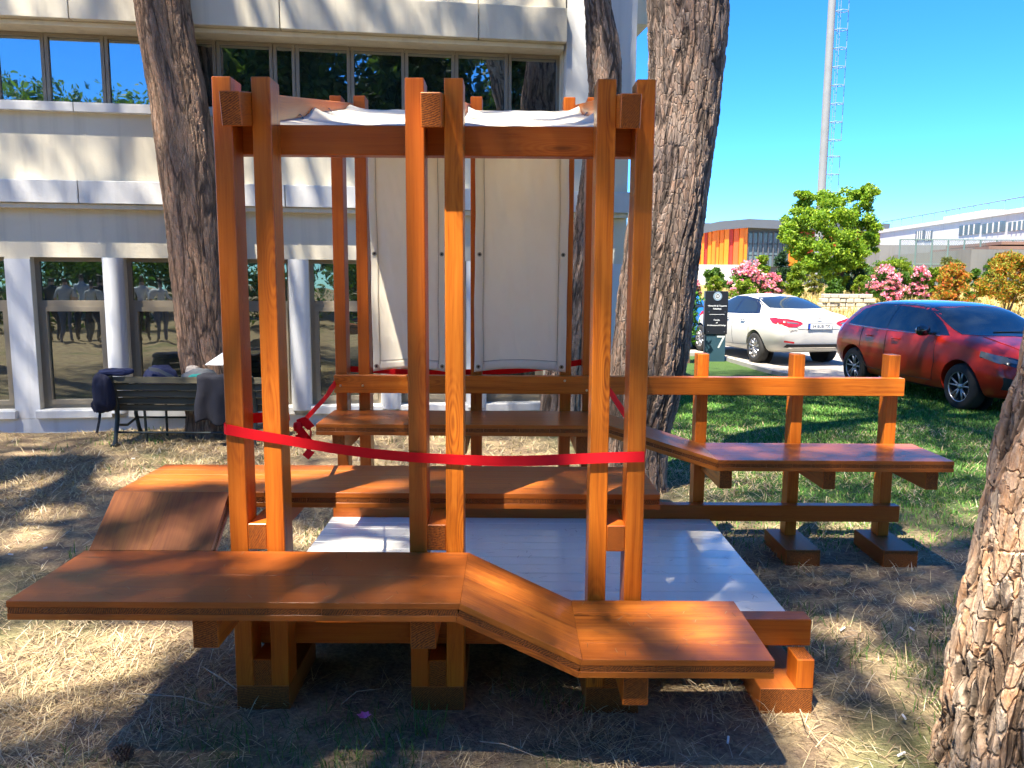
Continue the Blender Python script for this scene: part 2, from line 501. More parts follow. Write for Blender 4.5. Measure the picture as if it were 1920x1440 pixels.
# laminated bench panels: long boards above and below, short cross boards between, their sawn ends showing
def panel(M, L, Bd, n=4, t=0.93 * U, k0=0.0, k1=0.0, seed=0):
    rng = random.Random(seed)
    e = bpy.data.objects.new('bench', None); put(e, pav, M); e.empty_display_size = 0.1
    th = t / 3
    def piece(name, x0, x1, y0, y1, zi, cross=False):
        z0 = -t + zi * th + 0.0004; z1 = -t + (zi + 1) * th - 0.0004
        zc = (z0 + z1) / 2
        if cross:
            xc0 = x0; xc1 = x1
            me = timber_mesh(y1 - y0, x1 - x0, z1 - z0, BENCH_WOOD, 0.0007)
            Ml = Matrix.Translation(((xc0 + xc1) / 2, (y0 + y1) / 2, zc)) @ Matrix.Rotation(R(90), 4, 'Z')
        else:
            xa = x0 + k0 * zc; xb = x1 + k1 * zc
            me = timber_mesh(xb - xa, y1 - y0, z1 - z0, BENCH_WOOD, 0.0007, k0, k1)
            Ml = Matrix.Translation(((xa + xb) / 2, (y0 + y1) / 2, zc))
        o = bpy.data.objects.new(name, me); COL.objects.link(o); o.parent = e; o.matrix_basis = Ml
    ws = [1 + rng.uniform(-0.12, 0.12) for _ in range(n)]; s = sum(ws); y = 0
    for w in ws:
        y1 = y + Bd * w / s
        piece('plank', 0, L, y + 0.0002, y1 - 0.0002, 2); piece('plank', 0, L, y + 0.0002, y1 - 0.0002, 0)
        y = y1
    zc = -t / 2; xa = k0 * zc + 0.001; xb = L + k1 * zc - 0.001
    m = max(3, round((xb - xa) / 0.088)); cuts = [xa + (xb - xa) * (i + (rng.uniform(-0.28, 0.28) if 0 < i < m else 0)) / m for i in range(m + 1)]
    for c0, c1 in zip(cuts[:-1], cuts[1:]):
        piece('cross_board', c0 + 0.0004, c1 - 0.0004, 0.0015, Bd - 0.0015, 1, True)
    return e
def run(x0, z0, x1, z1, y0, y1, k0, k1, n, seed):
    """a bench panel from x0 to x1 whose top goes from z0 to z1 (pavilion units)"""
    ang = math.atan2(z1 - z0, x1 - x0); L = math.hypot(x1 - x0, z1 - z0) * U
    M = Matrix.Translation((x0 * U, y0 * U, z0 * U)) @ Matrix.Rotation(-ang, 4, 'Y')
    return panel(M, L, (y1 - y0) * U, n, k0=k0, k1=k1, seed=seed)
def stepped(xa, xb, xc, xd, zh, zl, y0, y1, ns, seed):
    th = math.atan2(zh - zl, xc - xb); k = math.tan(th / 2)
    g = 0.012
    run(xa, zh, xb - g, zh, y0, y1, 0, k, ns[0], seed)
    run(xb, zh, xc, zl, y0, y1, -k, -k, ns[1], seed + 1)
    run(xc + g, zl, xd, zl, y0, y1, k, 0, ns[2], seed + 2)
stepped(-8.05, 13.33, 19.12, 28.29, 9.43, 6.67, -7.26, -0.17, (2, 2, 4), 5)       # in front of the posts
stepped(-0.15, 23.75, 32.70, 52.03, 12.80, 9.99, 20.76, 27.80, (4, 4, 4), 15)     # along the back
MZ = 11.9
_mf = on_z(221, 921.5, MZ * U); _mb = on_z(306, 870.4, MZ * U); _mr = on_z(1165, 900, MZ * U)
MY0, MY1, MX0, MX1 = _mf.y / U, _mb.y / U, (_mf.x + _mb.x) / 2 / U, 24.6
run(MX0, MZ, MX1, MZ, MY0, MY1, 0, 0, 5, 25)
# the sloping panel that joins the inner bench to the front one, outside the posts
_t0 = at(221, 922, MY0 * U); _t1 = at(428, 922, MY0 * U); _b0 = at(160, 1030, -0.17 * U); _b1 = at(396, 1030, -0.17 * U)
rx0 = (_t0.x + _b0.x) / 2; rx1 = (_t1.x + _b1.x) / 2
_dz = (MZ - 9.43) * U; _dy = (MY0 + 0.10) * U; _an = math.atan2(_dz, _dy)
M = Matrix.Translation((rx1, (MY0 - 0.012) * U, MZ * U)) @ Matrix.Rotation(R(-90), 4, 'Z') @ Matrix.Rotation(_an, 4, 'Y')
# local x runs down the slope (world -y), local y runs to world +x after the turn
M = Matrix(((0, 1, 0, rx0), (-math.cos(_an), 0, -math.sin(_an), (MY0 - 0.012) * U), (-math.sin(_an), 0, math.cos(_an), MZ * U), (0, 0, 0, 1)))
panel(M, math.hypot(_dz, _dy), rx1 - rx0, 2, k0=-math.tan(_an / 2), k1=-math.tan(_an / 2), seed=33)

# the white painted deck
deck = bpy.data.objects.new('deck', None); put(deck, pav, Matrix.Translation((16.7 * U, 14 * U, 2.95 * U)))
nb = 14; dy0, dy1 = PD + 1.26, 26.79
for i in range(nb):
    y0 = dy0 + (dy1 - dy0) * i / nb; y1 = dy0 + (dy1 - dy0) * (i + 1) / nb
    B('deck_board', -0.35 + random.Random(i).uniform(-0.03, 0.03), 33.72, y0 + 0.032, y1 - 0.032, 2.94, 3.18 + random.Random(i + 50).uniform(-.008, .008), 'x', DECK_PAINT, deck, 0.0025)

# ================================================================== the faculty building behind
BTH = 0.137
bld = empty('faculty_building', (-1.5, 6.12, 0), rz=BTH)
tag(bld, 'pale two storey building with ribbon windows above and tall windows between round columns', 'building')
BM = world_of(bld); BI = BM.inverted()
def fpt(px, py, d=0.0):
    """pixel -> (u, z) on the facade plane brought d metres forward"""
    o = BI @ CAM_LOC; v = BI.to_3x3() @ ray(px, py)
    t = (-d - o.y) / v.y
    p = o + v * t
    return p.x, p.z
def stucco(name, col, rough=0.9, blot=0.16):
    t = NT(name); co = t.obj_co()
    n1 = t.noise(co, 0.8, 6, 0.65); n2 = t.noise(co, 42, 4, 0.7)
    c = t.mix(n1, tuple(x * (1 - blot) for x in col), tuple(min(1, x * (1 + blot * 0.5)) for x in col))
    streak = t.math('MULTIPLY', t.math('SUBTRACT', t.noise(t.mapping(co, (7, 7, 0.35)), 1.0, 4), 0.50, clamp=True), 1.9)
    c = t.mix(streak, c, tuple(x * 0.55 for x in col))
    t.pbr(c, rough, t.bump(n2, 0.35, 0.006)); return t.mat
RENDER_BEIGE = stucco('beige_render', (0.66, 0.60, 0.46))
RENDER_WHITE = stucco('white_render', (0.62, 0.63, 0.63), 0.85, 0.10)
PANEL_BEIGE = stucco('beige_panel', (0.58, 0.53, 0.41), 0.75, 0.08)
PANEL_WHITE = stucco('white_panel', (0.58, 0.58, 0.56), 0.7, 0.08)
FRAME = plain('taupe_window_frame', (0.23, 0.195, 0.14), 0.45, 0.1, 9)
SILLM = stucco('sill_stone', (0.62, 0.62, 0.60), 0.7, 0.1)
def glass_material(name, tint, refl):
    t = NT(name); co = t.n('TexCoord').outputs['Object']
    nrm = t.bump(t.noise(co, 1.7, 2), 0.10, 0.02)
    g = t.n('BsdfGlossy', {'Color': (*tint, 1), 'Roughness': 0.012, 'Normal': nrm})
    d = t.n('BsdfPrincipled', {'Base Color': (0.012, 0.016, 0.016, 1), 'Roughness': 0.1})
    lw = t.n('LayerWeight', {'Blend': 0.35, 'Normal': nrm}).outputs['Fresnel']
    m = t.n('MixShader', {0: t.math('ADD', refl, t.math('MULTIPLY', lw, 0.5), clamp=True), 1: d.outputs[0], 2: g.outputs[0]})
    t.t.links.new(m.outputs[0], t.out.inputs['Surface']); return t.mat
GLASS = glass_material('mirror_window_glass', (0.80, 0.88, 0.92), 0.38)
GLASS_LOW = glass_material('dark_window_glass', (0.72, 0.84, 0.82), 0.20)

def wbox(m, u0, u1, d0, d1, z0, z1, mi=0):
    """box on the facade: d is how far it stands forward"""
    m.box(u0, u1, -d1, -d0, z0, z1, mi)
def part(name, boxes, mat, parent=bld):
    m = MB()
    for b in boxes: wbox(m, *b)
    me = new_mesh(name, m.v, m.f, mat)
    o = bpy.data.objects.new(name, me); COL.objects.link(o); o.parent = parent
    return o
def cpart(name, u0, u1, d0, d1, z0, z1, mat, parent=bld, b=0.004):
    m = MB(); m.cbox(u0, u1, -d1, -d0, z0, z1, b)
    o = bpy.data.objects.new(name, new_mesh(name, m.v, m.f, mat)); COL.objects.link(o); o.parent = parent
    return o
UL = -9.0; UR = fpt(1178, 300)[0]
# heights read off the photograph
z_wt = fpt(300, 484)[1]           # head of the tall windows
z_sill = fpt(140, 757)[1]
z_band0 = fpt(100, 380, 0.14)[1]; z_band1 = fpt(100, 337, 0.14)[1]
z_us = fpt(100, 192)[1]           # sill of the ribbon windows
z_uh = fpt(100, 57)[1]            # head
z_fas = fpt(60, 31, 0.25)[1]      # lower edge of the top fascia
z_top = z_fas + 1.5
# tall ground-floor windows between the columns
cols = [220, 392, 563, 732, 893, 1045]
def u_of(px, py=620, d=0.0): return fpt(px, py, d)[0]
wins = [(u_of(-110), u_of(18)), (u_of(66), u_of(201)), (u_of(239), u_of(374)), (u_of(410), u_of(546)), (u_of(581), u_of(714)), (u_of(750), u_of(877)), (u_of(908), u_of(1022))]
pieces = [(UL, UR, -0.3, 0.0, -0.3, z_sill - 0.10), (UL, UR, -0.3, 0.0, z_wt, z_us - 0.09)]
edge = UL
for a, b in wins:
    pieces.append((edge, a, -0.3, 0.0, z_sill - 0.10, z_wt)); edge = b
pieces.append((edge, UR, -0.3, 0.0, z_sill - 0.10, z_wt))
uw_end = u_of(1052, 150)
pieces.append((uw_end, UR, -0.3, 0.0, z_us - 0.09, z_top))
part('wall', pieces, RENDER_BEIGE)
part('plinth', [(UL, UR, 0.004, 0.02, -0.3, z_sill - 0.16)], RENDER_WHITE)
edge = UL
pl = []
for a, b in wins:
    pl.append((edge, a - 0.001, 0.004, 0.012, z_sill - 0.155, z_wt - 0.02)); edge = b + 0.001
pl.append((edge, UR, 0.004, 0.012, z_sill - 0.155, z_wt - 0.02))
part('white_wall_face', pl, RENDER_WHITE)
part('side_wall', [(UR - 0.3, UR, -9.0, -0.3, -0.3, z_top)], RENDER_WHITE)
part('roof_slab', [(UL, UR + 0.02, -9.0, 0.30, z_top, z_top + 0.2)], RENDER_BEIGE)
part('eave', [(UR + 0.02, UR + 0.52, -4.5, -1.0, fpt(1200, 45, -1.0)[1], z_top + 0.6)], PANEL_BEIGE)
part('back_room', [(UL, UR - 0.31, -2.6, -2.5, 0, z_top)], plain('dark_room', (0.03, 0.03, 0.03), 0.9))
# round columns
for k, pxc in enumerate(cols):
    uc = u_of(pxc); r = abs(u_of(pxc + 19) - u_of(pxc - 19)) / 2
    m = MB(); m.lathe([(r, z_sill - 0.10), (r, z_wt - 0.002)], 28, 'z', c=(uc, -0.02, 0))
    o = m.build('column', RENDER_WHITE, bld, smooth=True, local=True)
def window(a, b, z0, z1, transom=None, glass=GLASS, d=-0.10, fw=0.045, name='window'):
    w = bpy.data.objects.new(name, None); COL.objects.link(w); w.parent = bld; w.location = ((a + b) / 2, -d, z0)
    w.empty_display_size = 0.1
    fr = []
    fr.append((a, b, d - 0.05, d, z0, z0 + fw)); fr.append((a, b, d - 0.05, d, z1 - fw, z1))
    fr.append((a, a + fw, d - 0.05, d, z0 + fw, z1 - fw)); fr.append((b - fw, b, d - 0.05, d, z0 + fw, z1 - fw))
    panes = [(z0 + fw, z1 - fw)]
    if transom:
        fr.append((a + fw, b - fw, d - 0.05, d, transom - 0.04, transom + 0.03))
        panes = [(z0 + fw, transom - 0.04), (transom + 0.03, z1 - fw)]
        # the lower light is an opening casement with its own thicker frame
        p0, p1 = panes[0]; c = 0.05; dd = d + 0.015
        fr += [(a + fw, b - fw, d - 0.04, dd, p0, p0 + c), (a + fw, b - fw, d - 0.04, dd, p1 - c, p1),
               (a + fw, a + fw + c, d - 0.04, dd, p0 + c, p1 - c), (b - fw - c, b - fw, d - 0.04, dd, p0 + c, p1 - c)]
        panes[0] = (p0 + c, p1 - c); ins = [c, 0]
    else: ins = [0]
    m = MB()
    for x in fr: wbox(m, *x)
    o = bpy.data.objects.new('frame', new_mesh('frame', m.v, m.f, FRAME)); put(o, w, BM)
    for (p0, p1), c in zip(panes, ins):
        m = MB(); wbox(m, a + fw + c, b - fw - c, d - 0.034, d - 0.028, p0, p1)
        o = bpy.data.objects.new('pane', new_mesh('pane', m.v, m.f, glass)); put(o, w, BM)
    return w
z_tr = fpt(140, 569)[1]
for a, b in wins:
    w = window(a, b, z_sill - 0.06, z_wt, z_tr, GLASS_LOW)
    m = MB(); m.cbox(a - 0.03, b + 0.03, -0.075, 0.14, z_sill - 0.155, z_sill - 0.062, 0.008)
    o = bpy.data.objects.new('sill', new_mesh('sill', m.v, m.f, SILLM)); put(o, w, BM)
# projecting white band in separate panels, a lighter ledge under the ribbon windows, the fascia above
def band(name, cuts, d0, d1, z0, z1, mat):
    for a, b in zip(cuts[:-1], cuts[1:]):
        cpart(name, a + 0.005, b - 0.005, d0, d1, z0, z1, mat)
bj = [u_of(x, 355, 0.14) for x in (-240, 146, 534, 905)]
band('ledge_panel', [UL] + bj + [UR], 0.004, 0.14, z_band0, z_band1, PANEL_WHITE)
cpart('ledge_soffit', UL, UR - 0.01, 0.004, 0.10, z_band0 - 0.055, z_band0 - 0.003, RENDER_BEIGE)
lj = [u_of(x, 198, 0.08) for x in (-250, 137, 520, 890)]
band('window_ledge', [UL] + lj + [uw_end + 0.04], -0.14, 0.08, z_us - 0.10, z_us - 0.005, PANEL_WHITE)
fj = [u_of(x, 20, 0.25) for x in (-270, 128, 524, 898)]
band('fascia_panel', [UL] + fj + [u_of(1064, 60, 0.25)], -0.05, 0.25, z_fas, z_fas + 0.36, PANEL_BEIGE)
band('upper_panel', [UL] + fj + [u_of(1064, 60, 0.25)], -0.05, 0.18, z_fas + 0.37, z_top - 0.01, PANEL_BEIGE)
cpart('soffit', UL, uw_end, -0.28, 0.16, z_uh + 0.005, z_fas - 0.004, RENDER_BEIGE)
cpart('corner_pier', u_of(1064, 60, 0.25) + 0.012, UR + 0.02, 0.004, 0.16, z_us - 0.2, z_top - 0.01, PANEL_WHITE)
# ribbon windows
ub = [-190, -95, 0, 85, 197, 305, 406, 512, 554, 657, 759, 853, 953, 1050]
ub[2] = -10
us = [u_of(x, 130, -0.10) for x in ub]
for a, b in zip(us[:-1], us[1:]):
    window(a + 0.004, b - 0.004, z_us, z_uh, None, GLASS, -0.10, 0.035, 'ribbon_window')
part('mullion_backing', [(UL, us[0], -0.2, -0.12, z_us, z_uh)], FRAME)

# ================================================================== pine trees
def bark_material(name, crack, plate, plate2, disp=0.03, sx=7.0):
    t = NT(name)
    co = t.n('Attribute', attribute_name='bark_co').outputs['Vector']
    w1 = t.n('TexNoise', {'Vector': co, 'Scale': 3.2, 'Detail': 2.0}).outputs['Color']
    w2 = t.n('TexNoise', {'Vector': co, 'Scale': 17.0, 'Detail': 3.0}).outputs['Color']
    v = t.n('VectorMath', {0: co, 1: t.n('VectorMath', {0: w1, 'Scale': 0.10}, operation='SCALE').outputs[0]}, operation='ADD').outputs[0]
    v = t.n('VectorMath', {0: v, 1: t.n('VectorMath', {0: w2, 'Scale': 0.030}, operation='SCALE').outputs[0]}, operation='ADD').outputs[0]
    e1 = t.n('TexVoronoi', {'Vector': v, 'Scale': sx, 'Randomness': 1.0}, feature='DISTANCE_TO_EDGE').outputs['Distance']
    v2 = t.mapping(v, (1, 1, 2.3), (3.1, 1.7, 0.4))
    e2 = t.n('TexVoronoi', {'Vector': v2, 'Scale': sx * 2.3, 'Randomness': 1.0}, feature='DISTANCE_TO_EDGE').outputs['Distance']
    cs = t.n('SeparateColor', {0: t.n('TexVoronoi', {'Vector': v2, 'Scale': sx * 2.3, 'Randomness': 1.0}).outputs['Color']}).outputs
    gate = t.noise(co, 5.0, 3)                                       # cracks come and go
    wd = t.math('ADD', 0.035, t.math('MULTIPLY', gate, 0.16))
    p1 = t.n('MapRange', {0: e1, 1: 0.0, 2: wd}, interpolation_type='SMOOTHSTEP').outputs[0]
    p2 = t.n('MapRange', {0: e2, 1: 0.0, 2: t.math('MULTIPLY', wd, 0.8)}, interpolation_type='SMOOTHSTEP').outputs[0]
    fl = t.noise(t.mapping(co, (1, 1, 2.6)), 42, 5, 0.72)            # thin flakes
    fl2 = t.noise(co, 15, 4, 0.65)
    gn = t.noise(co, 9.0, 3, 0.5, 0.5)
    groove = t.n('MapRange', {0: t.math('ABSOLUTE', t.math('SUBTRACT', gn, 0.5)), 1: 0.0, 2: 0.085}, interpolation_type='SMOOTHSTEP').outputs[0]
    c3 = t.n('SeparateColor', {0: t.n('TexVoronoi', {'Vector': t.mapping(v, (1, 1, 1.5), (7, 2, 5)), 'Scale': sx * 5.0, 'Randomness': 1.0}).outputs['Color']}).outputs
    h = t.math('ADD', t.math('ADD', t.math('ADD', t.math('MULTIPLY', p1, 0.20), t.math('MULTIPLY', groove, 0.40)), t.math('MULTIPLY', p2, 0.14)), t.math('ADD', t.math('MULTIPLY', fl, 0.22), t.math('ADD', t.math('MULTIPLY', cs[0], 0.26), t.math('ADD', t.math('MULTIPLY', c3[0], 0.12), t.math('MULTIPLY', fl2, 0.16)))))
    big = t.noise(co, 1.9, 4, 0.6)
    c = t.mix(t.ramp(t.math('ADD', t.math('MULTIPLY', cs[1], 0.45), t.math('MULTIPLY', big, 0.75)), [(0.42, (0, 0, 0)), (0.78, (1, 1, 1))]), plate, plate2)
    c = t.mix(t.ramp(fl, [(0.40, (0, 0, 0)), (0.75, (0.8,) * 3)]), c, tuple(min(1, x * 1.75) for x in plate))
    c = t.mix(t.ramp(fl2, [(0.30, (0.75,) * 3), (0.55, (0, 0, 0))]), c, tuple(x * 0.45 for x in plate))
    cav = t.math('MULTIPLY', t.math('MULTIPLY', t.math('ADD', 0.45, t.math('MULTIPLY', p1, 0.55)), groove), t.math('ADD', 0.7, t.math('MULTIPLY', p2, 0.3)))
    c = t.mix(t.ramp(cav, [(0.02, (0.85,) * 3), (0.60, (0, 0, 0))]), c, crack)
    t.pbr(c, 0.92, t.bump(t.math('ADD', h, t.math('MULTIPLY', t.noise(co, 130, 3), 0.10)), 0.6, disp * 0.6), Specular_IOR_Level=0.25)
    ds = t.n('Displacement', {'Height': h, 'Midlevel': 0.7, 'Scale': disp})
    t.t.links.new(ds.outputs[0], t.out.inputs['Displacement'])
    t.mat.displacement_method = 'BOTH'
    return t.mat
BARK_BROWN = bark_material('pine_bark_brown', (0.085, 0.055, 0.038), (0.24, 0.165, 0.115), (0.34, 0.19, 0.115), 0.020, 19.0)
BARK_GREY = bark_material('pine_bark_grey', (0.040, 0.030, 0.024), (0.20, 0.155, 0.125), (0.26, 0.160, 0.108), 0.028, 15.0)
BARK_NEAR = bark_material('pine_bark_near', (0.045, 0.028, 0.018), (0.34, 0.265, 0.195), (0.46, 0.25, 0.125), 0.050, 11.0)

def trunk(name, pts, rads, mat, parent, nr=96, step=0.02, lump=0.06, seed=0, zscale=0.17):
    """bark-covered trunk along a curve through pts"""
    pts = [Vector(p) for p in pts]; n = len(pts)
    def cr(i, f, arr):
        g = lambda k: arr[max(0, min(n - 1, k))]
        a, b, c, d = g(i-1), g(i), g(i+1), g(i+2)
        return (b * 2 + (c - a) * f + (a*2 - b*5 + c*4 - d) * f*f + (b*3 - a - c*3 + d) * f*f*f) * 0.5
    P = []; Q = []
    for i in range(n - 1):
        m = max(2, int((pts[i+1] - pts[i]).length / step))
        for k in range(m):
            P.append(cr(i, k / m, pts)); Q.append(cr(i, k / m, rads))
    P.append(pts[-1]); Q.append(rads[-1])
    V = np.zeros((len(P), nr, 3)); C = np.zeros((len(P), nr, 3)); s = 0.0
    a = Vector((1, 0, 0))
    for i, p in enumerate(P):
        t = (P[min(i+1, len(P)-1)] - P[max(i-1, 0)]).normalized()
        if i: s += (p - P[i-1]).length
        a = (a - t * a.dot(t)).normalized(); c = t.cross(a)
        for k in range(nr):
            an = 2 * math.pi * k / nr
            ca, sa = math.cos(an), math.sin(an)
            r = Q[i] * (1 + lump * noise.noise((ca * 1.3 + seed, sa * 1.3, s * 1.1)) + lump * 0.5 * noise.noise((ca * 3 + seed, sa * 3, s * 2.7 + 9)))
            V[i, k] = p + (a * ca + c * sa) * r
            C[i, k] = (ca * Q[i] + seed * 1.7, sa * Q[i], s * zscale)
    idx = np.arange(len(P) * nr).reshape(len(P), nr)
    q = np.stack([idx[:-1], np.roll(idx[:-1], -1, 1), np.roll(idx[1:], -1, 1), idx[1:]], -1).reshape(-1, 4)
    me = fast_mesh(name, V.reshape(-1, 3), q, mat, smooth=True)
    at_ = me.attributes.new('bark_co', 'FLOAT_VECTOR', 'POINT')
    at_.data.foreach_set('vector', C.reshape(-1, 3).astype(np.float32).ravel())
    return obj(name, me, parent)

def leaf_material(name, rough=0.6, trans=0.35):
    t = NT(name)
    col = t.n('Attribute', attribute_name='tint').outputs['Color']
    d = t.n('BsdfPrincipled', {'Base Color': col, 'Roughness': rough, 'Specular IOR Level': 0.3})
    tr = t.n('BsdfTranslucent', {'Color': t.mix(1.0, col, (1.0, 1.0, 0.45), 'MULTIPLY')})
    m = t.n('MixShader', {0: trans, 1: d.outputs[0], 2: tr.outputs[0]})
    t.t.links.new(m.outputs[0], t.out.inputs['Surface']); return t.mat
LEAF = leaf_material('leaf', 0.6, 0.45)
NEEDLE = leaf_material('pine_needles', 0.7, 0.3)
GRASS_M = leaf_material('grass_blade', 0.7, 0.25)

def leaves(rng, centers, n_each, spread, size, aspect, colors, flat=0.6, cw=None):
    """leaf quads scattered round clump centres; returns verts, quads, colours"""
    centers = np.asarray(centers, float); m = len(centers) * n_each
    c = np.repeat(centers, n_each, 0)
    sp = np.repeat(np.asarray(spread if np.ndim(spread) else np.full(len(centers), spread)), n_each)
    d = rng.normal(size=(m, 3)); d /= np.linalg.norm(d, axis=1)[:, None] + 1e-9
    rad = rng.random(m) ** 0.45
    p = c + d * (rad * sp)[:, None] * np.array([1, 1, flat])
    ax = rng.normal(size=(m, 3)) + d * 0.9; ax /= np.linalg.norm(ax, axis=1)[:, None]
    nn = np.cross(ax, rng.normal(size=(m, 3))); nn /= np.linalg.norm(nn, axis=1)[:, None] + 1e-9
    L = size * (0.6 + 0.8 * rng.random(m)); Wd = L * aspect
    a = ax * (L / 2)[:, None]; b = nn * (Wd / 2)[:, None]
    V = np.stack([p - a, p + b * 1.0 - a * 0.1, p + a, p - b - a * 0.1], 1).reshape(-1, 3)
    q = np.arange(m * 4).reshape(m, 4)
    colors = np.asarray(colors, float)
    k = rng.choice(len(colors), m, p=cw)
    cc = colors[k] * (0.7 + 0.6 * rng.random((m, 1)))
    return V, q, np.repeat(np.clip(cc, 0, 1), 4, 0), p

# gaps cut into the unseen crowns so that the sun reaches what the photograph shows sunlit: (point, radius)
GAPS = []
def gap(p, r): GAPS.append((p[0] + SUN_X * -0.0, p[1], p[2], r))
for px, py, r in ((60, 1215, .30), (190, 1225, .30), (120, 1290, .22), (300, 1190, .16), (20, 1010, .28), (60, 900, .30), (240, 900, .30), (330, 905, .22), (100, 960, .22),
                  (40, 850, .2), (560, 1010, .18), (1360, 985, .16), (1470, 990, .2), (1600, 985, .18), (1720, 1010, .2), (1600, 1420, .22), (1700, 1300, .12),
                  (680, 1322, .10), (1010, 1318, .10), (1340, 1312, .12), (1580, 1180, .15), (1660, 1245, .14), (1500, 1330, .14),
                  (1330, 760, .25), (1560, 765, .35), (1450, 800, .2), (1650, 800, .25), (1840, 880, .3), (1850, 960, .3), (1290, 780, .2), (540, 880, .2)):
    gap(on_z(px, py, 0), r)
for px, py, r in ((330, 890, .22), (480, 885, .2), (600, 885, .2), (680, 880, .14), (880, 910, .08), (960, 895, .05)): gap(on_z(px, py, MZ * U), r)
for px, py, r in ((650, 972, .10), (700, 1015, .16), (640, 1025, .1), (950, 1075, .10), (1085, 1045, .05)): gap(on_z(px, py, 3.18 * U), r)
for px, py, r in ((560, 1110, .08), (470, 1060, .06), (830, 1045, .06)): gap(on_z(px, py, 9.43 * U), r)
for px, py, r in ((1190, 1150, .07), (1320, 1190, .12), (1110, 1190, .06)): gap(on_z(px, py, 6.67 * U), r)
for px, py, r in ((420, 200, .10), (488, 200, .12), (600, 260, .10), (430, 400, .06), (500, 600, .06)): gap(at(px, py, 0.0), r)
for k_, zs in ((0, np.arange(13.0, 35, 1.2)), (1, np.arange(13.0, 35, 1.2)), (2, np.arange(14, 35, 1.2)), (3, np.arange(12, 34, 2.0)), (4, np.arange(10, 28, 3.0))):
    for z_ in zs: gap(Vector((((k_ // 2) * BAY + (k_ % 2) * PA + .5) * U, 0, z_ * U)), (.15, .15, .14, .11, .09)[k_] * (1 if (int(z_ * 7) % 3) else .6))
for x_ in np.arange(2.4, 5.6, .75):
    for y_ in np.arange(4.2, 8.2, .8): gap(Vector((x_ + .3 * math.sin(y_ * 5), y_ + .3 * math.sin(x_ * 7), 0)), .10 + .14 * (.5 + .5 * math.sin(x_ * 3.1 + y_ * 4.7)))
for x_, y_ in ((5.5, 6), (5, 12), (7, 18), (4.5, 22), (15, 8), (17, 15), (14, 21), (18, 24)): gap(Vector((x_ * U, y_ * U, 34 * U)), .26)
gap(at(1880, 1250, -0.4), .25); gap(at(1860, 1380, -0.4), .2)
for px, py, r in ((60, 355, .12), (330, 355, .10), (560, 355, .08), (150, 15, .2), (420, 40, .2), (520, 40, .12), (640, 45, .2), (800, 20, .25), (900, 50, .2), (1000, 50, .25), (60, 20, .2), (250, 20, .1), (1110, 120, .2)):
    u_, z_ = fpt(px, py); p = BM @ Vector((u_, 0, z_)); gap(p, r)
GA = np.array(GAPS)
def keep_gaps(p):
    """mask of foliage that does not stand in one of the sunny gaps"""
    k = np.ones(len(p), bool)
    for x, y, z, r in GA:
        dz = p[:, 2] - z
        dx = p[:, 0] + SUN_X * dz - x; dy = p[:, 1] + SUN_Y * dz - y
        k &= dx * dx + dy * dy > r * r
    return k
def pine_crown(parent, c, rx, ry, rz, n_cl, seed, top, n_each=50):
    """umbrella crown of needle tufts on spreading limbs"""
    rng = np.random.default_rng(seed)
    u = rng.random(n_cl) * 2 * np.pi; r = np.sqrt(rng.random(n_cl))
    cl = np.stack([c[0] + rx * r * np.cos(u), c[1] + ry * r * np.sin(u), c[2] + rz * (1 - r ** 2) * rng.uniform(0.35, 1.0, n_cl) + rng.normal(0, 0.12, n_cl)], 1)
    V, q, col, p = leaves(rng, cl, n_each, rng.uniform(0.6, 1.15, n_cl), 0.24, 0.16, [(0.045, 0.085, 0.022), (0.030, 0.062, 0.018), (0.070, 0.110, 0.030), (0.10, 0.085, 0.035)], 0.7, [.4, .35, .2, .05])
    k = keep_gaps(p)
    V = V.reshape(-1, 4, 3)[k].reshape(-1, 3); col = col.reshape(-1, 4, 3)[k].reshape(-1, 3); m = len(V) // 4
    me = fast_mesh('crown', V, np.arange(m * 4).reshape(m, 4), NEEDLE, col)
    obj('crown', me, parent)
    mb = MB(); top = Vector(top)
    for i in range(0, n_cl, max(1, n_cl // 26)):
        e = Vector(cl[i]); mid = top.lerp(e, 0.45) + Vector((0, 0, -0.35))
        if not keep_gaps(np.array([mid, e]))[0]: continue
        mb.tube([top, mid, e], [0.085, 0.05, 0.015], 6)
    if mb.v: mb.build('limb', BARK_SIMPLE, parent, smooth=True)
BARK_SIMPLE = plain('limb_bark', (0.16, 0.095, 0.06), 0.95, 0.3, 9, 0.5)

def pine(label, pts, rads, mat, crown, seed, nr, step, top=None, zscale=0.17, group=None):
    e = empty('pine_tree', (pts[0][0], pts[0][1], 0)); tag(e, label, 'tree', group)
    trunk('trunk', pts, rads, mat, e, nr, step, seed=seed, zscale=zscale)
    if crown: pine_crown(e, *crown, seed, top or pts[-1])
    return e
def tp(px, py, y, dz=0.0): return tuple(at(px, py, y))
# leaning pine in front of the building on the left
y1_ = 5.72
b = at(402, 800, y1_)
pine('leaning brown pine trunk behind the park bench on the left',
     [(b.x, b.y, -0.15), tp(398, 740, y1_), tp(382, 640, y1_), tp(368, 480, y1_), tp(352, 330, y1_), tp(334, 180, y1_), tp(312, 60, y1_ - .05), tp(298, -60, y1_ - .1), tp(288, -330, y1_ - .2), tp(270, -700, y1_ - .3), (-4.8, 2.6, 15.9)],
     [.33, .28, .262, .265, .285, .285, .272, .262, .22, .18, .1], BARK_BROWN, ((-6.28, 0.26, 16.20), 4.8, 4.2, 1.6, 400), 1, 110, .018)
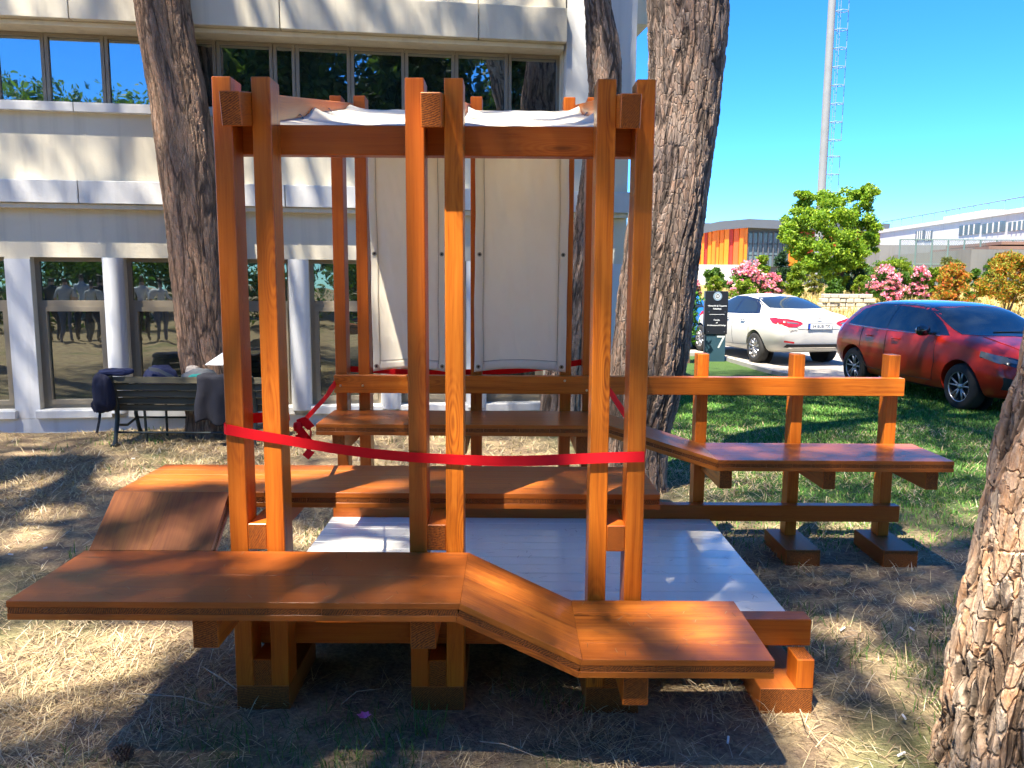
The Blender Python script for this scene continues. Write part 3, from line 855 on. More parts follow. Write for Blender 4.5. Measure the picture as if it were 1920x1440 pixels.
# slim curved pine at the building corner
y2_ = 6.0
b = at(1052, 800, y2_)
pine('slim curving pine trunk at the right corner of the building',
     [(b.x, b.y, -0.15), tp(1053, 755, y2_), tp(1075, 600, y2_), tp(1098, 470, y2_), tp(1118, 330, y2_), tp(1134, 180, y2_), tp(1131, 90, y2_), tp(1120, 0, y2_), tp(1112, -120, y2_), tp(1120, -600, y2_), (0.2, 3.6, 15.9)],
     [.26, .235, .20, .175, .165, .172, .175, .135, .125, .11, .07], BARK_GREY, ((-1.38, 2.06, 16.40), 3.0, 2.8, 1.4, 110), 2, 90, .02)
# the big grey pine behind the pavilion
y3_ = 3.5
pine('thick grey pine trunk standing right behind the pavilion',
     [(at(1186, 920, y3_).x, y3_, -0.15), tp(1188, 900, y3_), tp(1196, 800, y3_), tp(1216, 680, y3_), tp(1236, 520, y3_), tp(1256, 380, y3_), tp(1276, 250, y3_), tp(1288, 120, y3_), tp(1290, 0, y3_), tp(1291, -120, y3_), tp(1300, -700, y3_), (2.2, 1.2, 15.9)],
     [.34, .27, .268, .30, .298, .29, .275, .28, .305, .31, .24, .12], BARK_GREY, ((2.8, 1.7, 16.40), 4.6, 4.4, 1.8, 800), 3, 170, .013, zscale=0.16)
# the near trunk cut by the right edge of the frame
y4_ = -0.42
pine('near pine trunk with deep flaking bark at the right edge',
     [(at(1925, 1520, y4_).x, y4_, -0.12), tp(1928, 1430, y4_), tp(1945, 1250, y4_), tp(1982, 1050, y4_), tp(2026, 850, y4_), tp(2078, 640, y4_), tp(2140, 300, y4_), tp(2220, -200, y4_), tp(2280, -1400, y4_), (1.6, -3.2, 15.6)],
     [.32, .285, .255, .235, .222, .21, .20, .19, .16, .1], BARK_NEAR, ((-0.18, -5.94, 16.00), 4.4, 3.8, 1.7, 480), 4, 260, .007, zscale=0.17)
# pines behind the photographer: their crowns shade the pavilion and show in the window glass
for i, (x, y, cx, cy, rx, ry, n) in enumerate(((-3.2, -5.2, -2.6, -3.2, 4.4, 3.8, 450), (-7.5, -2.0, -7.0, -0.5, 3.6, 3.6, 180), (5.8, -6.4, 5.4, -1.2, 3.2, 3.6, 130))):
    pine(('pine standing behind the viewpoint on the left', 'pine standing far to the left of the lawn', 'pine standing behind the viewpoint on the right')[i],
         [(x, y, -0.1), (x + .05, y, 1.2), (x + .1, y + .1, 3.0), (x + .2, y + .2, 5.2), (x + .3, y + .4, 7.0), (x + .4, y + .5, 15.8)], [.3, .25, .23, .2, .16, .09], BARK_BROWN,
         ((cx - 2.38, cy - 3.34, 16.1), rx, ry, 1.6, n), 20 + i, 48, .06, group=None)

# ================================================================== canvas and ribbon on the pavilion
def canvas_material():
    t = NT('canvas'); co = t.obj_co()
    w1 = t.n('TexWave', {'Vector': co, 'Scale': 90.0, 'Distortion': 1.5}, bands_direction='X').outputs['Fac']
    w2 = t.n('TexWave', {'Vector': co, 'Scale': 90.0, 'Distortion': 1.5}, bands_direction='Z').outputs['Fac']
    stain = t.noise(co, 2.2, 5)
    c = t.mix(stain, (0.84, 0.77, 0.62), (0.92, 0.87, 0.74))
    nrm = t.bump(t.math('ADD', t.math('ADD', t.math('MULTIPLY', w1, 0.25), t.math('MULTIPLY', w2, 0.25)), t.math('MULTIPLY', t.noise(co, 9, 4), 1.2)), 0.35, 0.006)
    d = t.n('BsdfPrincipled', {'Base Color': c, 'Roughness': 0.85, 'Normal': nrm})
    tr = t.n('BsdfTranslucent', {'Color': c})
    m = t.n('MixShader', {0: 0.42, 1: d.outputs[0], 2: tr.outputs[0]})
    t.t.links.new(m.outputs[0], t.out.inputs['Surface']); return t.mat
CANVAS = canvas_material()
THREAD = plain('dark_thread', (0.24, 0.19, 0.15), 0.9)
EYELET = plain('eyelet_metal', (0.30, 0.30, 0.30), 0.35, 0.1, 20, Metallic=1.0)
EYEHOLE = plain('eyelet_hole', (0.012, 0.012, 0.012), 0.8)
def sheet(name, fn, nu, nv, mat, parent=None, thick=0.003):
    V = [fn(i / nu, j / nv) for j in range(nv + 1) for i in range(nu + 1)]
    F = [(j*(nu+1)+i, j*(nu+1)+i+1, (j+1)*(nu+1)+i+1, (j+1)*(nu+1)+i) for j in range(nv) for i in range(nu)]
    o = obj(name, new_mesh(name, V, F, mat, True), parent, None if parent is None else Matrix())
    md = o.modifiers.new('solid', 'SOLIDIFY'); md.thickness = thick
    return o
def hanging(x0t, x1t, x0b, x1b, zt, zb, label, seed):
    yb = (YR - 0.35) * U
    e = empty('canvas_screen', ((x0b + x1b) / 2 * U, yb, zb * U)); tag(e, label, 'canvas', 'canvas screens hung at the back of the pavilion')
    def fn(u, v, dy=0.0):
        sag = 0.022 * math.sin(math.pi * u) * max(0, 1 - v * 5)
        edge = 0.006 * noise.noise((seed, v * 5, 0)) * (1 - u) + 0.006 * noise.noise((seed + 5, v * 5, 0)) * u
        x = (x0b + (x0t - x0b) * v) * U * (1 - u) + (x1b + (x1t - x1b) * v) * U * u + edge
        z = zb * U + (zt - zb) * U * v + sag
        y = yb + 0.020 * noise.noise((u * 1.6 + seed, v * 3.2, 1)) + 0.009 * noise.noise((u * 5 + seed, v * 4 + u * 5, 4)) + 0.004 * noise.noise((u * 14 + v * 9, v * 12 + seed, 8)) + dy
        return (x, y, z)
    sheet('cloth', fn, 36, 80, CANVAS, e)
    # doubled hems stand a little proud, with their stitching lines
    for nm, rng_ in (('hem', (0.0, 0.095, 0, 1)), ('hem', (0.905, 1.0, 0, 1)), ('hem', (0.097, 0.903, 0.0, 0.042))):
        a, b2, c, d = rng_
        sheet(nm, lambda u, v, a=a, b2=b2, c=c, d=d: fn(a + (b2 - a) * u, c + (d - c) * v, -0.0045), 6 if b2 - a < .2 else 30, 70 if d - c > .5 else 3, CANVAS, e)
    m = MB()
    m.tube([fn(0.097, v, -0.006) for v in np.linspace(0.03, 1, 70)], 0.0011, 5)
    m.build('stitching', THREAD, e)
    m = MB(); m.tube([fn(0.903, v, -0.006) for v in np.linspace(0.03, 1, 70)], 0.0011, 5); m.build('stitching', THREAD, e)
    m = MB(); m.tube([fn(u, 0.044, -0.006) for u in np.linspace(0.097, 0.903, 40)], 0.0014, 5); m.build('stitching', THREAD, e)
    for u, v in ((0.045, 0.022), (0.955, 0.022), (0.05, 0.52), (0.95, 0.52)):
        p = fn(u, v, -0.0085)
        m = MB(); m.lathe([(0.0075, 0.002), (0.0075, -0.001), (0.0135, -0.001), (0.0135, 0.003)], 16, 'y', c=p)
        o = m.build('eyelet', EYELET, e, smooth=True)
        m = MB(); m.lathe([(0.0001, 0.0), (0.0075, 0.0)], 14, 'y', c=p); h_ = m.build('eyelet_hole', EYEHOLE, o)
hanging(3.28, 9.95, 3.45, 9.85, 36.2, 16.35, 'left canvas screen hanging between the back posts', 2.0)
hanging(12.55, 20.62, 12.40, 20.55, 36.2, 16.35, 'right canvas screen with dark stitched hems and corner eyelets', 7.0)

def roof_canvas(x0, x1, label, seed):
    y0, y1 = (PD + 0.5) * U, (YR - 0.6) * U
    e = empty('roof_canvas', ((x0 + x1) / 2 * U, y0, 32.8 * U)); tag(e, label, 'canvas', 'canvas roof sheets of the pavilion')
    def fn(u, v):
        x = (x0 + (x1 - x0) * u) * U; y = y0 + (y1 - y0) * v
        z = (32.88 + (38.75 - 32.88) * v) * U
        z += (-0.030 * math.sin(math.pi * u) ** 0.7) * math.sin(math.pi * v) + 0.030 * max(0.0, noise.noise((u * 2.2 + seed, v * 1.8, 0))) * (v ** .6) + 0.006 * noise.noise((u * 6 + seed, v * 5, 2))
        edge = min(u, 1 - u); lift = max(0.0, 1 - edge / 0.14)
        z += lift * (0.028 * max(0, math.cos(v * 4 * math.pi + seed)) ** 3 + 0.004)     # drawn up at the ties along the roof beams
        if v < 0.04: z -= (0.04 - v) * 0.4
        return (x, y, z)
    sheet('cloth', fn, 40, 60, CANVAS, e)
    for k in range(4):
        v = (k * 2 / 6 + (-seed / (6 * math.pi))) % 1.0
        for u, sx in ((0.02, -1), (0.98, 1)):
            p = Vector(fn(u, v))
            m = MB(); m.tube([p, p + Vector((sx * 0.012, 0, 0.018)), p + Vector((sx * 0.03, 0.004, 0.022))], 0.0025, 6)
            m.build('tie_hook', EYELET, e)
roof_canvas(PA + 0.06, BAY + 0.94, 'off white canvas roof sheet over the left bay', 0.6)
roof_canvas(BAY + PA + 0.06, 2 * BAY + 0.94, 'off white canvas roof sheet over the right bay', 1.9)

# red ribbon wound round the pavilion
def satin():
    t = NT('red_satin'); co = t.obj_co()
    c = t.mix(t.noise(co, 5, 3), (0.78, 0.008, 0.018), (0.88, 0.014, 0.024))
    d = t.n('BsdfPrincipled', {'Base Color': c, 'Roughness': 0.6, 'Specular IOR Level': 0.25, 'Normal': t.bump(t.noise(t.mapping(co, (6, 6, 60)), 1, 3), 0.15, 0.003)})
    tr = t.n('BsdfTranslucent', {'Color': (0.85, 0.012, 0.02, 1)})
    m = t.n('MixShader', {0: 0.3, 1: d.outputs[0], 2: tr.outputs[0]})
    t.t.links.new(m.outputs[0], t.out.inputs['Surface']); return t.mat
SATIN = satin()
def ribbon_strip(name, pts, w, parent, n=120, twist=0.0):
    pts = [Vector(p) for p in pts]; L = [0]
    for a, b_ in zip(pts[:-1], pts[1:]): L.append(L[-1] + (b_ - a).length)
    def pos(s):
        for i in range(len(L) - 1):
            if s <= L[i + 1] or i == len(L) - 2:
                return pts[i].lerp(pts[i + 1], (s - L[i]) / max(1e-6, L[i + 1] - L[i]))
    V = []; F = []
    for i in range(n + 1):
        s = L[-1] * i / n; p = pos(s); t = (pos(min(L[-1], s + .004)) - pos(max(0, s - .004)))
        t.normalize()
        upv = (Vector((0, 0, 1)) - t * t.z).normalized(); side = t.cross(upv)
        a = twist * math.sin(s * 3.0) + 0.05 * math.sin(s * 9)
        d = upv * math.cos(a) + side * math.sin(a)
        V += [p - d * w / 2, p, p + d * w / 2]
    for i in range(n):
        F += [(3*i, 3*i+3, 3*i+4, 3*i+1), (3*i+1, 3*i+4, 3*i+5, 3*i+2)]
    o = obj(name, new_mesh(name, V, F, SATIN, False), parent, None if parent is None else Matrix())
    md = o.modifiers.new('solid', 'SOLIDIFY'); md.thickness = 0.0006; md.use_even_offset = False
    return o
rib = empty('red_ribbon', (0, -0.01, 15 * U)); tag(rib, 'long red ribbon wound round the pavilion posts', 'ribbon')
def uu(x, y, z): return (x * U, y * U, z * U)
front = []
for px, py in ((424, 805), (475, 815), (540, 826), (620, 840), (700, 851), (780, 858), (860, 862), (930, 864.5), (1000, 864), (1070, 861), (1140, 858), (1208, 856.5)):
    front.append(at(px, py, -0.012))
ribbon_strip('ribbon_front', front, 0.041, rib, 150, 0.22)
pL = front[0]; pR = front[-1]
ribbon_strip('ribbon_end', [pL, pL + Vector((-.012, .01, 0)), Vector((-0.012, .06, pL.z + .004)), Vector((-.012, .115, pL.z + .012)), Vector((.0, PD*U + .012, pL.z + .016)), Vector((0.09, PD*U + .014, pL.z + .02)), Vector((3.0*U, PD*U + .014, pL.z + .03))], 0.041, rib, 50)
ribbon_strip('ribbon_side', [Vector((3.35*U, PD*U + .02, 15.95*U)), Vector((2.2*U, 14*U, 15.9*U)), Vector((0.2*U, 26.7*U, 15.35*U)), Vector((-0.1*U, 29*U, 15.4*U))], 0.038, rib, 60, 0.25)
ribbon_strip('ribbon_back', [Vector((-0.1*U, 30*U, 16.3*U)), Vector((8*U, 29.8*U, 15.9*U)), Vector((16*U, 29.8*U, 16.2*U)), Vector((20*U, 29.75*U, 16.7*U)), Vector((23.2*U, 29.7*U, 17.2*U))], 0.038, rib, 60)
ribbon_strip('ribbon_side', [Vector((23.2*U, 29*U, 17.0*U)), Vector((22.6*U, 14*U, 16.9*U)), Vector((23.1*U, PD*U + .02, 15.6*U)), Vector((23.2*U, .06, pR.z + .01)), Vector((pR.x + .008, .0, pR.z)), pR], 0.038, rib, 60, 0.2)
# the bow where it is tied
kx, ky, kz = 3.4 * U, PD * U + .03, 16.1 * U
m = MB()
def loop(dx, dz, s):
    V = []
    for i in range(25):
        a = 2 * math.pi * i / 24
        V.append(Vector((kx + dx * (1 - math.cos(a)) / 2, ky + 0.012 * math.sin(a) * s, kz + dz * (1 - math.cos(a)) / 2 + 0.028 * math.sin(a))))
    return V
ribbon_strip('bow_loop', [Vector((kx, ky, kz + .01)), Vector((kx + .03, ky - .006, kz + .022)), Vector((kx + .055, ky - .008, kz - .005)), Vector((kx + .05, ky, kz - .05)), Vector((kx + .02, ky + .006, kz - .075)), Vector((kx + .004, ky + .004, kz - .03))], 0.036, rib, 50, 0.4)
ribbon_strip('bow_tail', [Vector((kx, ky - .01, kz)), Vector((kx + .035, ky - .01, kz - .045)), Vector((kx + .05, ky + .004, kz - .10)), Vector((kx + .03, ky - .01, kz - .125))], 0.032, rib, 40, 0.6)
m.lathe([(0.0001, -0.022), (0.014, -0.016), (0.017, 0), (0.014, 0.016), (0.0001, 0.022)], 14, 'z', c=(kx, ky - .008, kz)); m.build('knot', SATIN, rib, smooth=True)

# ================================================================== park bench with bags
SLAT = wood_material('weathered_slat', (0.035, 0.030, 0.018), (0.085, 0.075, 0.045), (0.14, 0.125, 0.08), (0.06, 0.055, 0.035), rough=0.7, coat=0.0)
IRON = plain('dark_green_iron', (0.012, 0.020, 0.019), 0.5, 0.2, 12, 0.2)
bx0, bx1 = at(203, 760, 5.06).x, at(486, 760, 5.06).x
by = 5.06
pb = empty('park_bench', ((bx0 + bx1) / 2, by + .25, 0)); tag(pb, 'dark slatted park bench seen from behind against the building', 'bench')
def bar(name, a, b_, w, h, mat, parent, up=Vector((0, 0, 1))):
    a, b_ = Vector(a), Vector(b_); d = b_ - a; x = d.normalized(); y = up.cross(x).normalized(); z = x.cross(y)
    c = (a + b_) / 2
    M = Matrix(((x.x, y.x, z.x, c.x), (x.y, y.y, z.y, c.y), (x.z, y.z, z.z, c.z), (0, 0, 0, 1)))
    return obj(name, timber_mesh(d.length, w, h, mat, 0.004), parent, M)
ztop = at(300, 706, by).z; zlow = at(300, 771, by + .08).z
for k in range(5):
    f = k / 4; z = ztop - 0.035 - (ztop - zlow - 0.07) * f; y = by - 0.02 + 0.11 * f
    bar('back_slat', (bx0 - .05, y, z), (bx1 + .05, y, z), 0.022, 0.066, SLAT, pb, Vector((0, 0.17, 1)))
for k in range(5):
    y = by + 0.16 + 0.095 * k
    bar('seat_slat', (bx0 - .05, y, 0.425 - 0.01 * math.sin(k)), (bx1 + .05, y, 0.425 - 0.01 * math.sin(k)), 0.078, 0.028, SLAT, pb)
for x in (bx0 + .06, bx1 - .06):
    m = MB()
    m.tube([(x, by - .045, ztop + .01), (x, by + .0, .62), (x, by + .06, .42), (x, by + .05, .25), (x, by - .01, .06), (x, by - .03, .0)], [.020, .022, .026, .024, .02, .03], 8)
    m.tube([(x, by + .04, .40), (x, by + .30, .395), (x, by + .52, .40)], .018, 8)
    m.tube([(x, by + .50, .40), (x, by + .46, .25), (x, by + .52, .08), (x, by + .56, .0)], [.022, .022, .02, .03], 8)
    m.tube([(x, by + .04, .20), (x, by + .26, .16), (x, by + .48, .20)], .013, 8)
    m.tube([(x, by - .005, .62), (x, by + .28, .60), (x, by + .5, .62), (x, by + .52, .42)], .016, 8)
    m.box(x - .03, x + .03, by - .07, by + .01, -.01, .012)
    m.build('leg_frame', IRON, pb, smooth=True)
m = MB(); m.tube([(bx0 + .06, by + .05, .12), (bx1 - .06, by + .05, .12)], .011, 8); m.build('stretcher', IRON, pb, smooth=True)
m = MB(); m.tube([(bx0 + .06, by + .50, .20), (bx1 - .06, by + .50, .20)], .011, 8); m.build('stretcher', IRON, pb, smooth=True)
xm = bx0 + .32
m = MB(); m.tube([(xm, by + .10, .41), (xm, by + .30, .38), (xm, by + .5, .41)], .014, 8); m.tube([(xm, by + .1, .40), (xm, by + .12, .0)], .014, 8); m.tube([(xm + .06, by + .48, .40), (xm + .06, by + .48, .0)], .014, 8)
m.build('middle_leg', IRON, pb, smooth=True)

def fabric(name, col, rough=0.85):
    t = NT(name); co = t.obj_co()
    c = t.mix(t.noise(co, 9, 4), tuple(x * .7 for x in col), tuple(x * 1.25 for x in col))
    t.pbr(c, rough, t.bump(t.math('ADD', t.noise(co, 14, 4), t.math('MULTIPLY', t.noise(co, 300, 2), .2)), 0.6, 0.012)); return t.mat
NAVY = fabric('navy_nylon', (0.006, 0.008, 0.028)); NAVY2 = fabric('blue_nylon', (0.007, 0.014, 0.060)); DARK = fabric('dark_wool', (0.005, 0.006, 0.014))
GREYBAG = fabric('grey_nylon', (0.10, 0.11, 0.12)); TEAL = fabric('teal_nylon', (0.01, 0.22, 0.20)); PAPER = plain('white_paper', (0.75, 0.76, 0.78), 0.7, 0.05); BEIGEBAG = fabric('beige_cotton', (0.42, 0.36, 0.30))
def blob(name, c, d, mat, parent=None, e=0.55, seed=0, amp=0.10, rot=None, n=28, squash=None):
    V = []; F = []
    f = lambda a, p: math.copysign(abs(a) ** p, a)
    for j in range(n + 1):
        v = -math.pi / 2 + math.pi * j / n
        for i in range(n * 2):
            u = math.pi * i / n
            p = Vector((f(math.cos(v), e) * f(math.cos(u), e), f(math.cos(v), e) * f(math.sin(u), e), f(math.sin(v), e)))
            k = 1 + amp * noise.noise((p.x * 1.7 + seed, p.y * 1.7, p.z * 1.7)) + amp * 0.6 * noise.noise((p.x * 4 + seed, p.y * 4, p.z * 4 + 3))
            q = Vector((p.x * d[0], p.y * d[1], p.z * d[2])) * k
            if squash: q = squash(q)
            V.append(q)
    w = n * 2
    for j in range(n):
        for i in range(w):
            F.append((j*w+i, j*w+(i+1) % w, (j+1)*w+(i+1) % w, (j+1)*w+i))
    M = Matrix.Translation(Vector(c)) @ (rot or Matrix())
    return obj(name, new_mesh(name, V, F, mat, True), parent, M)
def strap(name, pts, w, mat, parent):
    m = MB()
    pts = [Vector(p) for p in pts]
    for i, (a, b_) in enumerate(zip(pts[:-1], pts[1:])):
        t = (b_ - a).normalized(); s = t.cross(Vector((0, 1, 0)))
        if s.length < .1: s = t.cross(Vector((1, 0, 0)))
        s = s.normalized() * w / 2; n = t.cross(s).normalized() * .002
        m.add([a - s - n, a + s - n, a + s + n, a - s + n, b_ - s - n, b_ + s - n, b_ + s + n, b_ - s + n], [(0,1,5,4),(1,2,6,5),(2,3,7,6),(3,0,4,7),(0,3,2,1),(4,5,6,7)])
    return m.build(name, mat, parent)
# navy backpack slung over the left end
c = at(190, 735, by - .06)
bp = empty('navy_backpack', c); tag(bp, 'navy backpack slung over the left end of the park bench', 'backpack')
blob('bag_body', (c.x + .01, by - .02, c.z - .01), (.095, .11, .20), NAVY, bp, .6, 1)
blob('bag_flap', (c.x + .10, by + .06, at(215, 697, by).z - .01), (.16, .12, .035), NAVY2, bp, .6, 2)
strap('shoulder_strap', [(c.x - .03, by - .10, c.z - .05), (c.x - .09, by - .09, c.z - .13), (c.x - .055, by - .09, c.z - .2), (c.x - .01, by - .1, c.z - .17)], .03, NAVY, bp)
strap('hanging_strap', [(c.x - .02, by - .06, c.z - .17), (c.x - .035, by - .06, c.z - .28), (c.x - .07, by - .06, c.z - .42)], .026, DARK, bp)
# bags on the seat
c = at(300, 690, by + .25); o = empty('blue_bag', (c.x, by + .25, .44)); tag(o, 'blue rounded bag with grey strap on the bench seat', 'bag')
blob('bag_body', (c.x, by + .25, .60), (.17, .13, .19), NAVY2, o, .75, 4)
strap('grey_strap', [(c.x - .05, by + .10, .78), (c.x + .06, by + .09, .76), (c.x + .17, by + .10, .70), (c.x + .27, by + .12, .63)], .035, GREYBAG, o)
c = at(372, 695, by + .22); o = empty('grey_bag', (c.x, by + .25, .44)); tag(o, 'grey bag with teal lining beside the blue bag', 'bag')
blob('bag_body', (c.x, by + .26, .59), (.19, .13, .17), GREYBAG, o, .75, 6)
blob('lining', (c.x + .03, by + .16, .67), (.11, .06, .05), TEAL, o, .8, 7)
c = at(357, 683, by + .3); o = blob('beige_pouch', (c.x, by + .36, .70), (.075, .06, .085), BEIGEBAG, None, .7, 9); tag(o, 'small beige pouch leaning on the pine trunk above the bench', 'pouch')
c0, c1 = at(386, 684, by + .1), at(424, 662, by + .1)
m = MB(); m.add([(c0.x, by + .08, c0.z), (c1.x + .06, by + .06, c0.z + .0), (c1.x + .07, by + .30, c1.z + .02), (c0.x + .13, by + .26, c1.z - .01), (c0.x, by + .081, c0.z + .006), (c1.x + .06, by + .061, c0.z + .006), (c1.x + .07, by + .301, c1.z + .026), (c0.x + .13, by + .261, c1.z - .004)],
      [(0,1,2,3),(7,6,5,4),(0,4,5,1),(1,5,6,2),(2,6,7,3),(3,7,4,0)])
tag(m.build('paper_sheets', PAPER), 'white sheets of paper lying on the bags', 'paper')
# dark jacket over the right half
c = at(398, 745, by - .05)
def drape(u, v):
    x = at(372, 745, by - .05).x + (at(428, 745, by - .05).x - at(372, 745, by - .05).x) * u
    if v < .25: return (x, by + .10 - .16 * (v / .25), ztop + .012 + .012 * math.sin(u * 9))
    w = (v - .25) / .75
    return (x + .05 * (u - .4) * w + .01 * math.sin(w * 7), by - .065 - .03 * math.sin(u * 11 + w) * w - .02 * w, ztop + .01 - .47 * w + .03 * math.sin(u * 7) * w)
o = sheet('dark_jacket', drape, 24, 30, DARK, None, .012); tag(o, 'dark navy jacket hanging over the bench back', 'jacket')

# ================================================================== cars
def car_paint(name, col, flake=0.0, rough=0.28):
    t = NT(name); co = t.obj_co()
    dust = t.noise(co, 2.5, 5)
    z = t.n('SeparateXYZ', {0: co}).outputs[2]
    c = t.mix(t.math('MULTIPLY', t.math('MULTIPLY', dust, t.n('MapRange', {0: z, 1: 0.75, 2: 0.2}).outputs[0]), 0.10), col, (0.22, 0.18, 0.13))
    t.pbr(c, rough, None, Coat_Weight=0.35, Coat_Roughness=0.03, Metallic=flake, Specular_IOR_Level=0.25); return t.mat
TYRE = plain('tyre_rubber', (0.016, 0.016, 0.016), 0.85, 0.2, 14, 0.3)
ALLOY = plain('alloy', (0.42, 0.42, 0.43), 0.3, 0.1, 14, Metallic=0.85)
BLACKGLOSS = plain('gloss_black', (0.010, 0.011, 0.013), 0.12, 0.1, 8, Coat_Weight=0.6)
MATTBLACK = plain('matt_black_plastic', (0.018, 0.018, 0.018), 0.7, 0.2, 12)
CARGLASS = plain('car_glass', (0.014, 0.020, 0.022), 0.03, 0.1, 3, IOR=1.75)
CLEARLENS = plain('headlamp_lens', (0.09, 0.10, 0.11), 0.08, 0.3, 9, Coat_Weight=0.8)
REDLENS = plain('red_lens', (0.50, 0.012, 0.018), 0.1, 0.25, 16, Coat_Weight=0.8)
CHROME = plain('chrome', (0.65, 0.65, 0.66), 0.12, 0.05, 8, Metallic=1.0)
WHITEPLATE = plain('plate_white', (0.78, 0.78, 0.78), 0.4, 0.04)
INK = plain('plate_ink', (0.012, 0.012, 0.014), 0.5)
EUBLUE = plain('plate_blue', (0.01, 0.05, 0.38), 0.4)
def text_mesh(body, size, M, mat, name, parent, ext=0.001, align='CENTER', xs=1.0):
    cu = bpy.data.curves.new(name, 'FONT'); cu.body = body; cu.size = size; cu.extrude = ext; cu.align_x = align; cu.align_y = 'CENTER'
    o = bpy.data.objects.new(name, cu); COL.objects.link(o)
    bpy.context.view_layer.update()
    me = bpy.data.meshes.new_from_object(o.evaluated_get(bpy.context.evaluated_depsgraph_get()))
    bpy.data.objects.remove(o)
    me.materials.clear(); me.materials.append(mat)
    return obj(name, me, parent, M @ Matrix.Diagonal((xs, 1, 1, 1)))
def facing(c, right, up=Vector((0, 0, 1))):
    """matrix whose x is `right`, y is up: lettering placed there reads from outside"""
    r = Vector(right).normalized(); u = (up - r * up.dot(r)).normalized(); n = r.cross(u); c = Vector(c)
    return Matrix(((r.x, u.x, n.x, c.x), (r.y, u.y, n.y, c.y), (r.z, u.z, n.z, c.z), (0, 0, 0, 1)))

